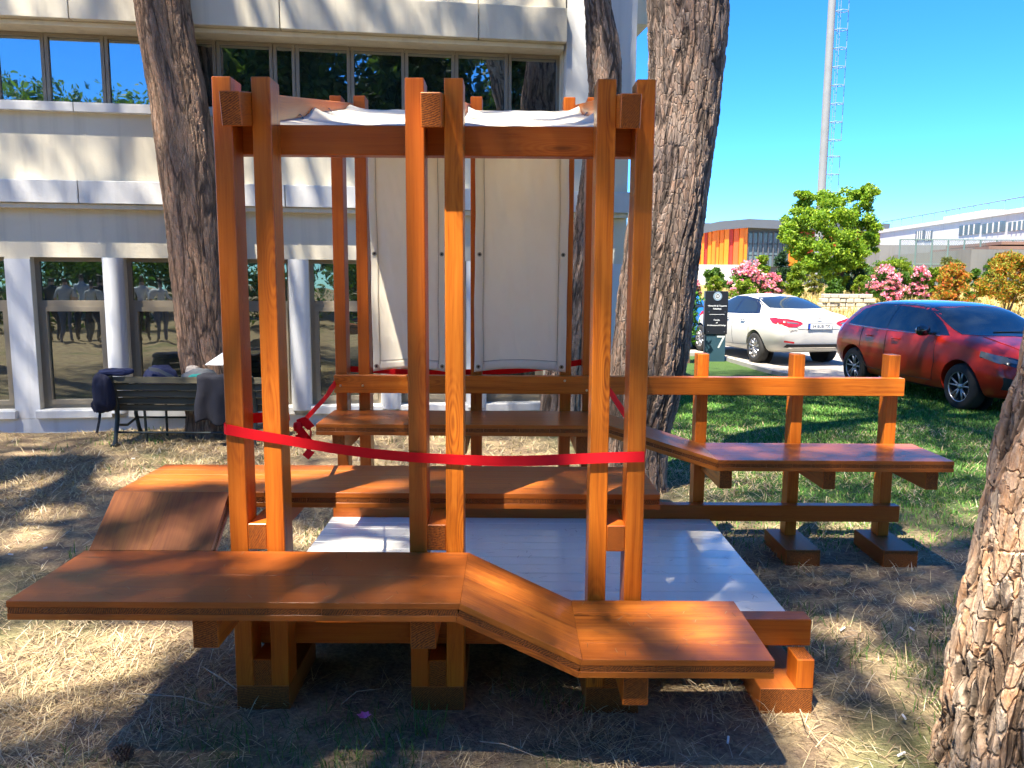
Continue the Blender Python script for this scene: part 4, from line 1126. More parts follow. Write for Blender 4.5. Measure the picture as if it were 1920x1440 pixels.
class Car:
    def __init__(s, name, label, M, st, axles, track, wr, paint, group=None):
        s.e = bpy.data.objects.new(name, None); put(s.e, None, M); tag(s.e, label, 'car', group); s.M = M; s.paint = paint
        ring = []
        V = []; F = []
        for (x, zb, zt, zbelt, wb, wm, wl, wt) in st:
            dt = min(0.09, (zt - zbelt) * 0.45)
            half = [(0, zb), (wb * .85, zb), (wb, zb + .05), (wm, zb + (zbelt - zb) * .42), (wm * .995, zb + (zbelt - zb) * .74), (wl, zbelt), (wt, zt - dt), (wt * .82, zt - dt * .35), (0, zt)]
            r = [(x, y, z) for y, z in half] + [(x, -y, z) for y, z in half[-2:0:-1]]
            ring.append(len(V)); V += r; n = len(r)
        for a, b in zip(ring[:-1], ring[1:]):
            for k in range(n):
                k2 = (k + 1) % n
                F.append((a + k, b + k, b + k2, a + k2))
        for a, rev in ((ring[0], False), (ring[-1], True)):
            c = len(V); V.append((st[0 if not rev else -1][0] - (0.02 if not rev else -0.02), 0, sum(V[a + k][2] for k in range(n)) / n))
            for k in range(n):
                k2 = (k + 1) % n
                F.append((a + k, a + k2, c) if not rev else (a + k2, a + k, c))
        me = new_mesh('body', V, F, paint)
        tmp = bpy.data.objects.new('tmp', me); COL.objects.link(tmp)
        md = tmp.modifiers.new('s', 'SUBSURF'); md.levels = 3; md.render_levels = 3
        cuts = []
        for ax in axles:
            for sy in (-1, 1):
                m = MB(); m.lathe([(0.0001, -.30), (wr * 1.17, -.30), (wr * 1.17, .30), (0.0001, .30)], 40, 'y', c=(ax, sy * (track / 2 + .12), wr))
                o = bpy.data.objects.new('cut', new_mesh('cut', m.v, m.f)); COL.objects.link(o); cuts.append(o)
                bm = bmesh.new(); bm.from_mesh(o.data); bmesh.ops.remove_doubles(bm, verts=bm.verts, dist=.0005); bmesh.ops.recalc_face_normals(bm, faces=bm.faces); bm.to_mesh(o.data); bm.free()
                b = tmp.modifiers.new('b', 'BOOLEAN'); b.operation = 'DIFFERENCE'; b.object = o; b.solver = 'EXACT'
        bpy.context.view_layer.update()
        dg = bpy.context.evaluated_depsgraph_get()
        # smooth shell for placing glass and lamps, cut shell as the body
        for b in list(tmp.modifiers)[1:]: b.show_viewport = False
        bpy.context.view_layer.update()
        shell = bpy.data.meshes.new_from_object(tmp.evaluated_get(bpy.context.evaluated_depsgraph_get()))
        s.bvh = BVHTree.FromPolygons([v.co.copy() for v in shell.vertices], [tuple(p.vertices) for p in shell.polygons])
        for b in list(tmp.modifiers)[1:]: b.show_viewport = True
        bpy.context.view_layer.update()
        body = bpy.data.meshes.new_from_object(tmp.evaluated_get(bpy.context.evaluated_depsgraph_get()))
        bpy.data.objects.remove(tmp)
        for o in cuts: bpy.data.objects.remove(o)
        body.materials.clear(); body.materials.append(paint)
        for p in body.polygons: p.material_index = 0
        body.polygons.foreach_set('use_smooth', [True] * len(body.polygons))
        try: body.set_sharp_from_angle(angle=R(45))
        except Exception: pass
        s.add('body', body)
        # dark wheel wells
        for ax in axles:
            for sy in (-1, 1):
                m = MB(); m.lathe([(0.0001, 0), (wr * 1.16, 0), (wr * 1.16, -sy * -.0)], 32, 'y', c=(ax, sy * (track / 2 - .16), wr)); s.mb('wheel_well', m, MATTBLACK)
    def add(s, name, me):
        o = bpy.data.objects.new(name, me); COL.objects.link(o); o.parent = s.e; return o
    def mb(s, name, m, mat, smooth=True):
        return s.add(name, new_mesh(name, m.v, m.f, mat, smooth))
    def hit(s, view, a, b):
        if view == 'left': o, d = Vector((a, 3, b)), Vector((0, -1, 0))
        elif view == 'right': o, d = Vector((a, -3, b)), Vector((0, 1, 0))
        elif view == 'front': o, d = Vector((4, a, b)), Vector((-1, 0, 0))
        elif view == 'rear': o, d = Vector((-4, a, b)), Vector((1, 0, 0))
        else: o, d = Vector((a, b, 3)), Vector((0, 0, -1))
        p, n, i, dist = s.bvh.ray_cast(o, d)
        if p is None:
            p, n, i, dist = s.bvh.find_nearest(o + d * 2.2)
        if n.dot(d) > 0: n = -n
        return p, n
    def patch(s, name, poly, view, mat, off=0.004, res=0.08):
        bm = bmesh.new()
        vs = [bm.verts.new((p[0], p[1], 0)) for p in poly]; bm.faces.new(vs)
        bmesh.ops.triangulate(bm, faces=bm.faces[:])
        for _ in range(5):
            lo = [e for e in bm.edges if e.calc_length() > res]
            if not lo: break
            bmesh.ops.subdivide_edges(bm, edges=lo, cuts=1)
            bmesh.ops.triangulate(bm, faces=[f for f in bm.faces if len(f.verts) > 3])
        for v in bm.verts:
            p, n = s.hit(view, v.co.x, v.co.y); v.co = p + n * off
        bm.normal_update(); bm.faces.ensure_lookup_table()
        f = bm.faces[0]; p, n = s.bvh.find_nearest(f.calc_center_median())[:2]
        out = f.calc_center_median() - Vector((0, 0, .7))
        if f.normal.dot(out) < 0: bmesh.ops.reverse_faces(bm, faces=bm.faces[:])
        me = bpy.data.meshes.new(name); bm.to_mesh(me); bm.free(); me.materials.append(mat)
        me.polygons.foreach_set('use_smooth', [True] * len(me.polygons))
        return s.add(name, me)
    def line(s, name, pts, view, mat, r=0.005, sub=10):
        P = []
        for a, b in zip(pts[:-1], pts[1:]):
            for k in range(sub):
                q = [a[0] + (b[0] - a[0]) * k / sub, a[1] + (b[1] - a[1]) * k / sub]
                p, n = s.hit(view, *q); P.append(p + n * 0.002)
        p, n = s.hit(view, *pts[-1]); P.append(p + n * .002)
        m = MB(); m.tube(P, r, 5); return s.mb(name, m, mat)
    def wheels(s, axles, track, wr, spokes, rimcol, twin=True):
        for ax in axles:
            for sy in (-1, 1):
                y = sy * track / 2
                w = bpy.data.objects.new('wheel', None); COL.objects.link(w); w.parent = s.e; w.location = (ax, y, wr)
                m = MB(); h = .10
                m.lathe([(wr * .64, -h), (wr * .86, -h * 1.05), (wr * .97, -h * .85), (wr, -h * .5), (wr, h * .5), (wr * .97, h * .85), (wr * .86, h * 1.05), (wr * .64, h)], 40, 'y')
                t = new_mesh('tyre', m.v, m.f, TYRE, True); o = bpy.data.objects.new('tyre', t); COL.objects.link(o); o.parent = w
                m = MB(); f = sy
                m.lathe([(wr * .66, f * h * .9), (wr * .62, f * h * .95), (wr * .60, f * h * .7), (wr * .58, -f * h * .3), (0.0001, -f * h * .35)], 40, 'y')
                o = bpy.data.objects.new('rim', new_mesh('rim', m.v, m.f, MATTBLACK if twin else rimcol, True)); COL.objects.link(o); o.parent = w
                m = MB(); m.lathe([(wr * .665, f * h * .88), (wr * .655, f * h * 1.0), (wr * .62, f * h * .98), (wr * .61, f * h * .8)], 40, 'y')
                m.lathe([(0.0001, f * h * .8), (wr * .12, f * h * .8), (wr * .15, f * h * .55)], 16, 'y')
                for k in range(spokes):
                    for da in ((-.16, .16) if twin else (0,)):
                        a0 = 2 * math.pi * k / spokes + .3
                        a, b = a0 + da * .55, a0 + da * 1.5
                        p = Vector((math.cos(a) * wr * .12, f * h * .66, math.sin(a) * wr * .12)); q = Vector((math.cos(b) * wr * .62, f * h * .84, math.sin(b) * wr * .62))
                        m.tube([p, q], [wr * (.045 if twin else .07), wr * (.035 if twin else .08)], 6)
                o = bpy.data.objects.new('spokes', new_mesh('spokes', m.v, m.f, rimcol, True)); COL.objects.link(o); o.parent = w

HATCH = [(-2.03,.46,.90,.78,.52,.68,.62,.48), (-1.97,.33,1.06,.90,.68,.80,.74,.58), (-1.86,.27,1.22,.97,.76,.865,.81,.60), (-1.66,.23,1.355,1.0,.79,.88,.83,.605),
         (-1.25,.20,1.425,1.0,.81,.885,.84,.62), (-.6,.19,1.44,.985,.82,.88,.845,.63), (0,.19,1.425,.965,.82,.88,.845,.63), (.38,.19,1.36,.955,.82,.88,.845,.62),
         (.78,.19,1.17,.945,.82,.88,.84,.65), (1.12,.19,1.015,.93,.82,.88,.83,.70), (1.28,.19,.975,.91,.81,.88,.82,.70), (1.6,.20,.915,.84,.78,.865,.78,.64), (1.85,.22,.83,.75,.70,.80,.70,.56), (1.98,.27,.70,.62,.60,.69,.60,.46), (2.03,.33,.56,.50,.5,.56,.5,.38)]
def hatchback(name, label, M, paint, roofmat, hood=True):
    ax, tr, wr = (-1.34, 1.20), 1.50, 0.315
    c = Car(name, label, M, HATCH, ax, tr, wr, paint)
    c.wheels(ax, tr, wr, 5, ALLOY)
    for v in ('left', 'right'):
        c.patch('window_trim', [(-1.62, 1.02), (-1.40, 1.27), (-1.05, 1.345), (-.4, 1.375), (.10, 1.345), (.52, 1.16), (.86, .975), (.4, .975), (-.6, .985), (-1.3, 1.0)], v, BLACKGLOSS, .003)
        c.patch('side_window', [(-1.48, 1.045), (-1.34, 1.235), (-1.22, 1.275), (-1.22, 1.03)], v, CARGLASS, .006)
        c.patch('side_window', [(-1.17, 1.03), (-1.17, 1.285), (-1.0, 1.32), (-.52, 1.34), (-.52, 1.012)], v, CARGLASS, .006)
        c.patch('side_window', [(-.44, 1.01), (-.44, 1.34), (.04, 1.315), (.42, 1.145), (.66, 1.005)], v, CARGLASS, .006)
        c.line('window_chrome', [(-1.60, 1.0), (-.6, .972), (.70, .965)], v, CHROME, .006)
        c.line('door_seam', [(-1.12, .98), (-1.14, .6), (-1.0, .36), (-.46, .33), (-.48, .975)], v, MATTBLACK, .0035)
        c.line('door_seam', [(-.47, .33), (.62, .33), (.70, .6), (.66, .96)], v, MATTBLACK, .0035)
        for x in (-.98, -.30):
            m = MB(); p, n = c.hit(v, x, .86); p2, n2 = c.hit(v, x + .18, .855)
            m.tube([p + n * .006, p + n * .03 + (p2 - p) * .12, p + n * .03 + (p2 - p) * .88, p2 + n * .006], .011, 6); c.mb('door_handle', m, paint)
        c.patch('sill_trim', [(-.95, .20), (-.95, .245), (.80, .245), (.80, .20)], v, MATTBLACK, .006)
        p, n = c.hit(v, .52, 1.0)
        m = MB(); sgn = 1 if v == 'left' else -1
        m.lathe([(0.0001, -.10), (.05, -.095), (.075, -.05), (.08, 0), (.07, .07), (.03, .1), (.0001, .104)], 18, 'y')
        V = [Vector((a * .75 - .02, b_, z)) for a, b_, z in m.v]
        mm = MB(); mm.add([q + Vector((.56, p.y + sgn * .17, 1.03)) for q in V], m.f); mm.tube([(.58, p.y, .985), (.57, p.y + sgn * .12, 1.0)], .022, 8)
        c.mb('mirror', mm, BLACKGLOSS)
    c.patch('windscreen', [(-.70, 1.0), (-.66, 1.12), (-.585, 1.335), (0, 1.352), (.585, 1.335), (.66, 1.12), (.70, 1.0), (0, .985)], 'front', CARGLASS, .004)
    c.patch('rear_window', [(-.56, 1.05), (-.52, 1.28), (0, 1.30), (.52, 1.28), (.56, 1.05), (0, 1.02)], 'rear', CARGLASS, .004)
    c.patch('roof_panel', [(-1.72, -.50), (-1.60, -.55), (-.6, -.585), (.16, -.57), (.27, -.3), (.29, 0), (.27, .3), (.16, .57), (-.6, .585), (-1.60, .55), (-1.72, .50)], 'top', roofmat, .004)
    c.patch('tailgate_spoiler', [(-1.90, -.5), (-1.73, -.52), (-1.73, .52), (-1.90, .5)], 'top', roofmat, .022)
    m = MB(); m.tube([(-1.45, 0, 1.41), (-1.53, 0, 1.50), (-1.62, 0, 1.60)], [.008, .004, .003], 6); c.mb('antenna', m, MATTBLACK)
    for s_ in (-1, 1):
        v = 'left' if s_ > 0 else 'right'
        c.patch('headlight', [(s_ * .42, .66), (s_ * .60, .755), (s_ * .80, .80), (s_ * .83, .74), (s_ * .70, .66), (s_ * .50, .62)], 'front', BLACKGLOSS, .004)
        c.patch('headlight_side', [(1.52, .755), (1.50, .82), (1.80, .765), (1.90, .70), (1.80, .68)], v, CLEARLENS, .007)
        c.patch('headlight_lens', [(s_ * .48, .675), (s_ * .62, .735), (s_ * .77, .77), (s_ * .76, .735), (s_ * .64, .69)], 'front', CLEARLENS, .008)
        c.patch('fog_recess', [(s_ * .50, .34), (s_ * .66, .50), (s_ * .76, .52), (s_ * .74, .36)], 'front', MATTBLACK, .005)
        c.patch('tail_light', [(s_ * .42, .86), (s_ * .50, .96), (s_ * .74, .98), (s_ * .74, .86)], 'rear', REDLENS, .006)
        c.patch('tail_light_side', [(-1.90, .86), (-1.90, .98), (-1.70, 1.0), (-1.74, .88)], v, REDLENS, .006)
    c.patch('grille', [(-.46, .50), (-.40, .645), (.40, .645), (.46, .50)], 'front', MATTBLACK, .005)
    c.patch('lower_intake', [(-.46, .30), (-.44, .42), (.44, .42), (.46, .30)], 'front', MATTBLACK, .005)
    c.line('bonnet_crease', [(1.18, -.52), (1.5, -.50), (1.82, -.42)], 'top', paint, .008)
    c.line('bonnet_crease', [(1.18, .52), (1.5, .50), (1.82, .42)], 'top', paint, .008)
    for y in (-.3, .25):
        p, n = c.hit('top', 1.08, y); q, n2 = c.hit('front', y + .45, 1.03)
        m = MB(); m.tube([p + n * .012, q + n2 * .014], .007, 5); c.mb('wiper', m, MATTBLACK)
    return c
RED = car_paint('red_car_paint', (0.46, 0.022, 0.006), 0.0)
BLACKROOF = plain('black_roof_paint', (0.012, 0.013, 0.016), 0.15, 0.1, 6, Coat_Weight=1.0, Coat_Roughness=0.03)
h = Vector((0.14, -0.99, 0)).normalized(); lf = Vector((-h.y, h.x, 0))
o_ = Vector((7.22, 7.64, 0)) + lf * .75 - h * 1.20
hatchback('hatchback_car', 'red hatchback with black roof parked nose on at the lawn edge', Matrix.Translation(o_) @ Matrix.Rotation(math.atan2(h.y, h.x), 4, 'Z'), RED, BLACKROOF)
BLUE = car_paint('blue_car_paint', (0.015, 0.12, 0.42))
hb = Vector((-.10, 1, 0)).normalized()
hatchback('parked_car', 'blue car half hidden behind the dark sign and pine trunk', Matrix.Translation((5.05, 18.4, 0)) @ Matrix.Rotation(math.atan2(hb.y, hb.x), 4, 'Z'), BLUE, BLUE)

SEDAN = [(-2.28,.48,.90,.80,.50,.70,.64,.50), (-2.23,.36,1.0,.88,.68,.80,.75,.62), (-2.08,.29,1.075,.96,.75,.865,.81,.66), (-1.85,.26,1.10,.985,.78,.885,.83,.67), (-1.62,.24,1.135,.995,.80,.89,.84,.65),
         (-1.30,.22,1.25,.995,.81,.89,.845,.615), (-.85,.21,1.375,.985,.82,.89,.85,.60), (-.35,.20,1.435,.975,.82,.89,.85,.61), (.15,.20,1.43,.965,.82,.89,.85,.61), (.5,.20,1.375,.955,.82,.89,.85,.61),
         (.9,.20,1.20,.945,.82,.885,.845,.64), (1.22,.20,1.03,.93,.82,.885,.835,.70), (1.40,.20,.985,.905,.81,.88,.82,.70), (1.75,.21,.915,.84,.78,.86,.78,.64), (2.05,.23,.82,.74,.70,.79,.70,.56), (2.22,.28,.68,.60,.6,.68,.6,.46), (2.28,.34,.55,.49,.5,.56,.5,.38)]
def sedan(name, label, M, paint):
    ax, tr, wr = (-1.30, 1.40), 1.55, 0.32
    c = Car(name, label, M, SEDAN, ax, tr, wr, paint)
    c.wheels(ax, tr, wr, 10, ALLOY, False)
    for v in ('left', 'right'):
        c.patch('window_trim', [(-1.32, 1.03), (-1.10, 1.19), (-.82, 1.30), (-.3, 1.355), (.2, 1.345), (.62, 1.185), (.98, .985), (.3, .985), (-.6, 1.0)], v, BLACKGLOSS, .003)
        c.patch('side_window', [(-1.16, 1.05), (-1.0, 1.18), (-.80, 1.265), (-.34, 1.315), (-.34, 1.02)], v, CARGLASS, .006)
        c.patch('side_window', [(-.26, 1.02), (-.26, 1.32), (.17, 1.31), (.55, 1.165), (.80, 1.01)], v, CARGLASS, .006)
        c.line('rain_deflector', [(-1.12, 1.20), (-.82, 1.305), (-.3, 1.36), (.2, 1.35)], v, BLACKGLOSS, .012)
        c.line('door_seam', [(-1.0, .98), (-1.06, .62), (-.90, .36), (-.30, .33), (-.30, .98)], v, MATTBLACK, .0035)
        c.line('door_seam', [(-.29, .33), (.78, .33), (.82, .6), (.80, .96)], v, MATTBLACK, .0035)
        for x in (-.88, -.14):
            m = MB(); p, n = c.hit(v, x, .88); p2, n2 = c.hit(v, x + .19, .875)
            m.tube([p + n * .006, p + n * .032 + (p2 - p) * .12, p + n * .032 + (p2 - p) * .88, p2 + n * .006], .012, 6); c.mb('door_handle', m, CHROME)
        sgn = 1 if v == 'left' else -1; p, n = c.hit(v, .66, 1.0)
        m = MB(); m.lathe([(0.0001, -.10), (.05, -.095), (.075, -.05), (.08, 0), (.07, .07), (.03, .1), (.0001, .104)], 18, 'y')
        mm = MB(); mm.add([Vector((a * .75, b_, z)) + Vector((.70, p.y + sgn * .17, 1.03)) for a, b_, z in m.v], m.f); mm.tube([(.70, p.y, .985), (.70, p.y + sgn * .12, 1.0)], .022, 8); c.mb('mirror', mm, paint)
    c.patch('windscreen', [(-.70, 1.01), (-.60, 1.33), (0, 1.355), (.60, 1.33), (.70, 1.01), (0, .995)], 'front', CARGLASS, .004)
    c.patch('rear_window', [(-.60, 1.145), (-.56, 1.25), (-.50, 1.345), (0, 1.375), (.50, 1.345), (.56, 1.25), (.60, 1.145), (0, 1.135)], 'rear', CARGLASS, .004)
    for s_ in (-1, 1):
        v = 'left' if s_ > 0 else 'right'
        c.patch('tail_light', [(s_ * .36, .865), (s_ * .40, .905), (s_ * .62, .955), (s_ * .80, .965), (s_ * .80, .85), (s_ * .66, .80), (s_ * .50, .80)], 'rear', REDLENS, .007)
        c.patch('tail_light_side', [(-2.10, .85), (-2.10, .955), (-1.95, .975), (-1.80, .955), (-1.98, .87)], v, REDLENS, .007)
        c.patch('tail_light_clear', [(s_ * .44, .855), (s_ * .48, .885), (s_ * .68, .905), (s_ * .68, .875)], 'rear', CLEARLENS, .011)
        c.patch('reflector', [(s_ * .52, .475), (s_ * .52, .51), (s_ * .72, .535), (s_ * .72, .50)], 'rear', REDLENS, .006)
        c.patch('headlight', [(s_ * .42, .66), (s_ * .60, .755), (s_ * .80, .80), (s_ * .70, .66), (s_ * .50, .62)], 'front', CLEARLENS, .004)
    c.patch('bumper_trim', [(-.70, .40), (-.66, .46), (.66, .46), (.70, .40), (.5, .37), (-.5, .37)], 'rear', MATTBLACK, .006)
    c.patch('underbody_trim', [(-.64, .385), (-.60, .40), (.60, .40), (.64, .385)], 'rear', CHROME, .012)
    c.line('boot_seam', [(-.70, .99), (-.45, .76), (0, .745), (.45, .76), (.70, .99)], 'rear', MATTBLACK, .003)
    p, n = c.hit('rear', 0, .79)
    pl = bpy.data.objects.new('number_plate', None); COL.objects.link(pl); pl.parent = c.e
    pm = c.M @ Matrix.Translation((p.x - .016, 0, .815))
    pl.matrix_basis = Matrix.Translation((p.x - .016, 0, .815))
    m = MB(); m.cbox(-.006, .004, -.26, .26, -.056, .056, .003); o = m.build('plate', WHITEPLATE, pl, local=True)
    m = MB(); m.box(-.0085, -.006, .215, .258, -.054, .054); m.build('plate_band', EUBLUE, pl, local=True)
    m = MB()
    for a in ((-.262, .262, -.060, -.056), (-.262, .262, .056, .060), (-.264, -.26, -.06, .06), (.26, .264, -.06, .06)): m.box(-.009, .004, *a)
    m.build('plate_frame', MATTBLACK, pl, local=True)
    r_ = c.M.to_3x3() @ Vector((0, -1, 0)); pos = c.M @ Vector((p.x - .0245, -.022, .815))
    text_mesh('34 BUB 700', .080, facing(pos, r_), INK, 'plate_lettering', pl, .0008)
    p, n = c.hit('rear', 0, .935)
    m = MB()
    V = [];
    for k in range(32):
        a = 2 * math.pi * k / 32
        q, nn = c.hit('rear', .062 * math.cos(a), .945 + .032 * math.sin(a)); V.append(q + nn * .006)
    m.tube(V + [V[0]], .006, 6); c.mb('boot_badge', m, CHROME)
    q, nn = c.hit('rear', 0, .945)
    text_mesh('KIA', .042, facing(c.M @ (q + nn * .008), r_, (c.M.to_3x3() @ nn).cross(r_) if False else Vector((0, 0, 1))), CHROME, 'badge_lettering', c.e, .002)
    q, nn = c.hit('rear', .56, .735)
    text_mesh('CERATO', .045, facing(c.M @ (q + nn * .006), r_), CHROME, 'model_lettering', c.e, .001)
    m = MB(); m.tube([(-2.20, -.5, .30), (-2.26, -.5, .28)], .03, 10); c.mb('exhaust', m, CHROME)
    return c
PEARL = car_paint('white_car_paint', (0.52, 0.51, 0.47), 0.0)
h = Vector((-.19, .98, 0)).normalized(); lf = Vector((-h.y, h.x, 0))
o_ = Vector((6.27, 13.64, 0)) - lf * .775 + h * 1.30
sedan('sedan_car', 'white saloon car seen from behind beside the dark sign', Matrix.Translation(o_) @ Matrix.Rotation(math.atan2(h.y, h.x), 4, 'Z'), PEARL)

# ================================================================== the dark signpost
SIGN_TOP = plain('sign_black', (0.012, 0.014, 0.020), 0.35, 0.15, 4)
SIGN_LOW = plain('sign_blue_grey', (0.022, 0.060, 0.085), 0.45, 0.15, 4)
LETTER = plain('sign_lettering', (0.80, 0.82, 0.84), 0.5, 0.03)
LETTER_G = plain('sign_number', (0.46, 0.52, 0.50), 0.5, 0.05)
sgy = 13.9
sa, sb = at(1318, 676, sgy), at(1361, 676, sgy)
zt_ = at(1340, 546, sgy).z; zm_ = at(1340, 627, sgy).z
sg = empty('sign_totem', ((sa.x + sb.x) / 2, sgy, 0)); tag(sg, 'dark blue sign totem with faculty name and number 7', 'sign')
sxa, sxb = sa.x + .03, sb.x
m = MB(); m.cbox(sxa, sxb - .02, sgy + .02, sgy + .13, -.1, zm_, .006); m.build('lower_body', SIGN_LOW, sg)
m = MB(); m.cbox(sxa - .03, sxb, sgy + .0, sgy + .14, zm_ + .003, zt_, .006); m.build('upper_body', SIGN_TOP, sg)
scx = (sxa - .03 + sxb) / 2 + .015; r_ = Vector((1, 0, 0)); fy = sgy - .004
def st(py): return at(1340, py, sgy).z
wS = sxb - sxa
for body, py, sz in (('Mimarlık & Tasarım', 573.5, .050), ('Fakültesi', 579, .050), ('Faculty', 600, .046), ('of', 605, .046), ('Architecture & Design', 610, .044)):
    text_mesh(body, sz, facing((scx, fy, st(py)), r_), LETTER, 'sign_lettering', sg, .002)
m = MB(); m.box(scx - .16, scx + .16, fy - .002, fy + .002, st(589.7), st(589.2)); m.build('sign_rule', LETTER, sg)
t7 = text_mesh('7', .38, facing((sxb - .125, sgy + .016, st(642.5)), r_), LETTER_G, 'sign_number', sg, .002, 'CENTER', 1.05)
em = empty('emblem', (scx, fy, st(555.5)), sg)
rE = .092
m = MB(); m.lathe([(rE * .66, 0.0), (rE * .66, -.004), (rE, -.004), (rE, 0.0)], 40, 'y', c=(scx, fy, st(555.5))); m.build('emblem_ring', plain('emblem_blue', (0.20, 0.28, 0.36), 0.5), em)
m = MB(); m.lathe([(rE * .5, 0.0), (rE * .5, -.004), (rE * .60, -.004), (rE * .60, 0)], 40, 'y', c=(scx, fy, st(555.5)))
m.box(scx - rE * .30, scx + rE * .30, fy - .003, fy, st(555.5) - rE * .22, st(555.5) + rE * .22); m.build('emblem_mark', LETTER, em)
text_mesh('AH', .04, facing((scx, fy - .005, st(555.5)), r_), SIGN_TOP, 'emblem_lettering', em, .001)
for dx in (-.17, .17):
    for py in (585, 622):
        m = MB(); m.lathe([(0.0001, -.006), (.008, -.004), (.009, 0)], 10, 'y', c=(scx + dx, fy, st(py))); m.build('screw', BOLT, sg, smooth=True)

# ================================================================== what stands beyond the parking lot
def ground_at(x, y): return Vector((x, y, terrain_z(x, y)))
def spot(px, y):
    p = at(px, 560, y); return Vector((p.x, y, terrain_z(p.x, y)))
def height_at(py, y): return at(960, py, y).z

def shrub(name, label, cat, px0, px1, py_top, y, colors, cw, n=60, each=60, leaf=0.10, aspect=.45, flowers=None, group=None, seed=0, flat=.8, base=None, stem=True, lift=0.0, tp=0.7):
    a, b = at(px0, 560, y).x, at(px1, 560, y).x; c = (a + b) / 2; w = (b - a) / 2
    zt = height_at(py_top, y); zb = base if base is not None else terrain_z(c, y); h = zt - zb
    e = empty(name, (c, y, zb)); tag(e, label, cat, group)
    rng = np.random.default_rng(seed)
    z = rng.random(n) ** .8; an = rng.random(n) * 2 * np.pi
    prof = np.clip(np.sqrt(np.clip(1 - ((z - .42) / .62) ** 2, 0.02, 1)), .15, 1) * (1 - tp * .35 * z)
    r = np.sqrt(rng.random(n)) * prof
    cl = np.stack([c + w * .86 * r * np.cos(an), y + w * .8 * r * np.sin(an), zb + lift + (h - lift) * (.10 + .86 * z)], 1)
    sp = rng.uniform(.14, .26, n) * max(w, h * .4)
    V, q, col, p = leaves(rng, cl, each, sp, leaf, aspect, colors, flat, cw)
    V[:, 2] = np.maximum(V[:, 2], zb + .01)
    obj('foliage', fast_mesh('foliage', V, q, LEAF, col), e)
    if flowers:
        fc, m, fs = flowers
        k = rng.choice(n, min(n, m), replace=False)
        cc = cl[k] + np.stack([np.zeros(len(k)), -sp[k] * .5, sp[k] * .75], 1)
        V, q, col, p = leaves(rng, cc, 34, sp[k] * .95, fs * .62, .8, fc, .7)
        obj('blossom', fast_mesh('blossom', V, q, LEAF, col), e)
    if stem:
        mb = MB()
        for k in range(5):
            t = cl[rng.integers(n)]
            mb.tube([(c + rng.normal(0, .05), y, zb - .05), (c + (t[0] - c) * .4, y + (t[1] - y) * .4, zb + (t[2] - zb) * .5), tuple(t)], [.035, .022, .008], 5)
        mb.build('stem', BARK_SIMPLE, e)
    return e
YG = [(0.16, 0.26, 0.015), (0.11, 0.20, 0.015), (0.24, 0.30, 0.03)]
MG = [(0.06, 0.15, 0.018), (0.04, 0.10, 0.015), (0.10, 0.20, 0.02)]
DG = [(0.025, 0.075, 0.035), (0.018, 0.05, 0.022), (0.05, 0.10, 0.05)]
PH = [(0.52, 0.19, 0.03), (0.34, 0.25, 0.03), (0.20, 0.24, 0.03), (0.60, 0.13, 0.04)]
PK = [(0.78, 0.27, 0.42), (0.68, 0.18, 0.33), (0.85, 0.48, 0.56)]
shrub('oleander_bush', 'pink flowering bush above the sign totem', 'bush', 1345, 1450, 498, 27.0, MG, None, 70, 46, .16, .3, (PK, 58, .16), 'pink oleanders', 1)
shrub('garden_shrub', 'yellow green shrub in front of the pink bush by the sign', 'shrub', 1362, 1425, 520, 24.8, YG, None, 50, 60, .11, .4, seed=2)
shrub('garden_shrub', 'bright green upright shrub left of the mast foot', 'shrub', 1468, 1512, 488, 27.5, YG, None, 46, 70, .12, .45, seed=3)
shrub('garden_shrub', 'yellow tipped shrub below the orange facade', 'shrub', 1408, 1446, 476, 33.0, YG, None, 40, 60, .14, .45, seed=4)
shrub('conifer_bush', 'blue green conifer bush below the glass facade', 'bush', 1441, 1484, 468, 36.0, DG, None, 46, 80, .15, .3, seed=5, tp=1.2)
shrub('conifer_bush', 'dark conifer bush right of the bright tree', 'bush', 1572, 1630, 484, 34.0, DG, None, 56, 80, .16, .3, seed=6, tp=1.2)
shrub('garden_shrub', 'olive shrub at the foot of the mast', 'shrub', 1505, 1545, 508, 33.0, [(0.20, 0.20, 0.03), (0.14, 0.17, 0.03)], None, 34, 60, .12, .4, seed=7)
shrub('oleander_bush', 'wide pink flowering bush right of the bright tree', 'bush', 1612, 1700, 500, 29.0, MG, None, 70, 46, .15, .3, (PK, 56, .15), 'pink oleanders', 8)
shrub('oleander_bush', 'small pink flowering bush beside the orange shrub', 'bush', 1694, 1750, 499, 29.5, MG, None, 54, 46, .15, .3, (PK, 46, .15), 'pink oleanders', 9)
shrub('hedge_shrub', 'yellow green hedge behind the pink bushes', 'hedge', 1630, 1722, 481, 37.0, YG, None, 70, 60, .15, .45, seed=10, tp=.2)
shrub('photinia_shrub', 'round orange tipped shrub right of the pink bushes', 'shrub', 1735, 1828, 489, 25.5, PH, [.34, .22, .30, .14], 90, 80, .11, .42, None, 'orange tipped photinias', 11)
shrub('photinia_shrub', 'taller orange and yellow shrub at the right edge', 'shrub', 1828, 1945, 468, 25.0, PH[:3] + [(0.24, 0.27, 0.03)], [.28, .24, .22, .26], 110, 80, .11, .42, None, 'orange tipped photinias', 12, lift=.5)
shrub('photinia_shrub', 'orange tipped shrub beyond the right edge of the view', 'shrub', 1975, 2070, 485, 26.0, PH, [.34, .22, .30, .14], 70, 70, .11, .42, None, 'orange tipped photinias', 61)
shrub('hedge_shrub', 'green hedge shrub far beyond the right edge', 'hedge', 2080, 2230, 490, 28.0, MG, None, 70, 60, .14, .45, seed=62, tp=.2)
shrub('oleander_bush', 'pink flowering bush between the trunk and the sign', 'bush', 1270, 1322, 525, 26.0, MG, None, 40, 46, .15, .3, (PK, 30, .15), 'pink oleanders', 13)
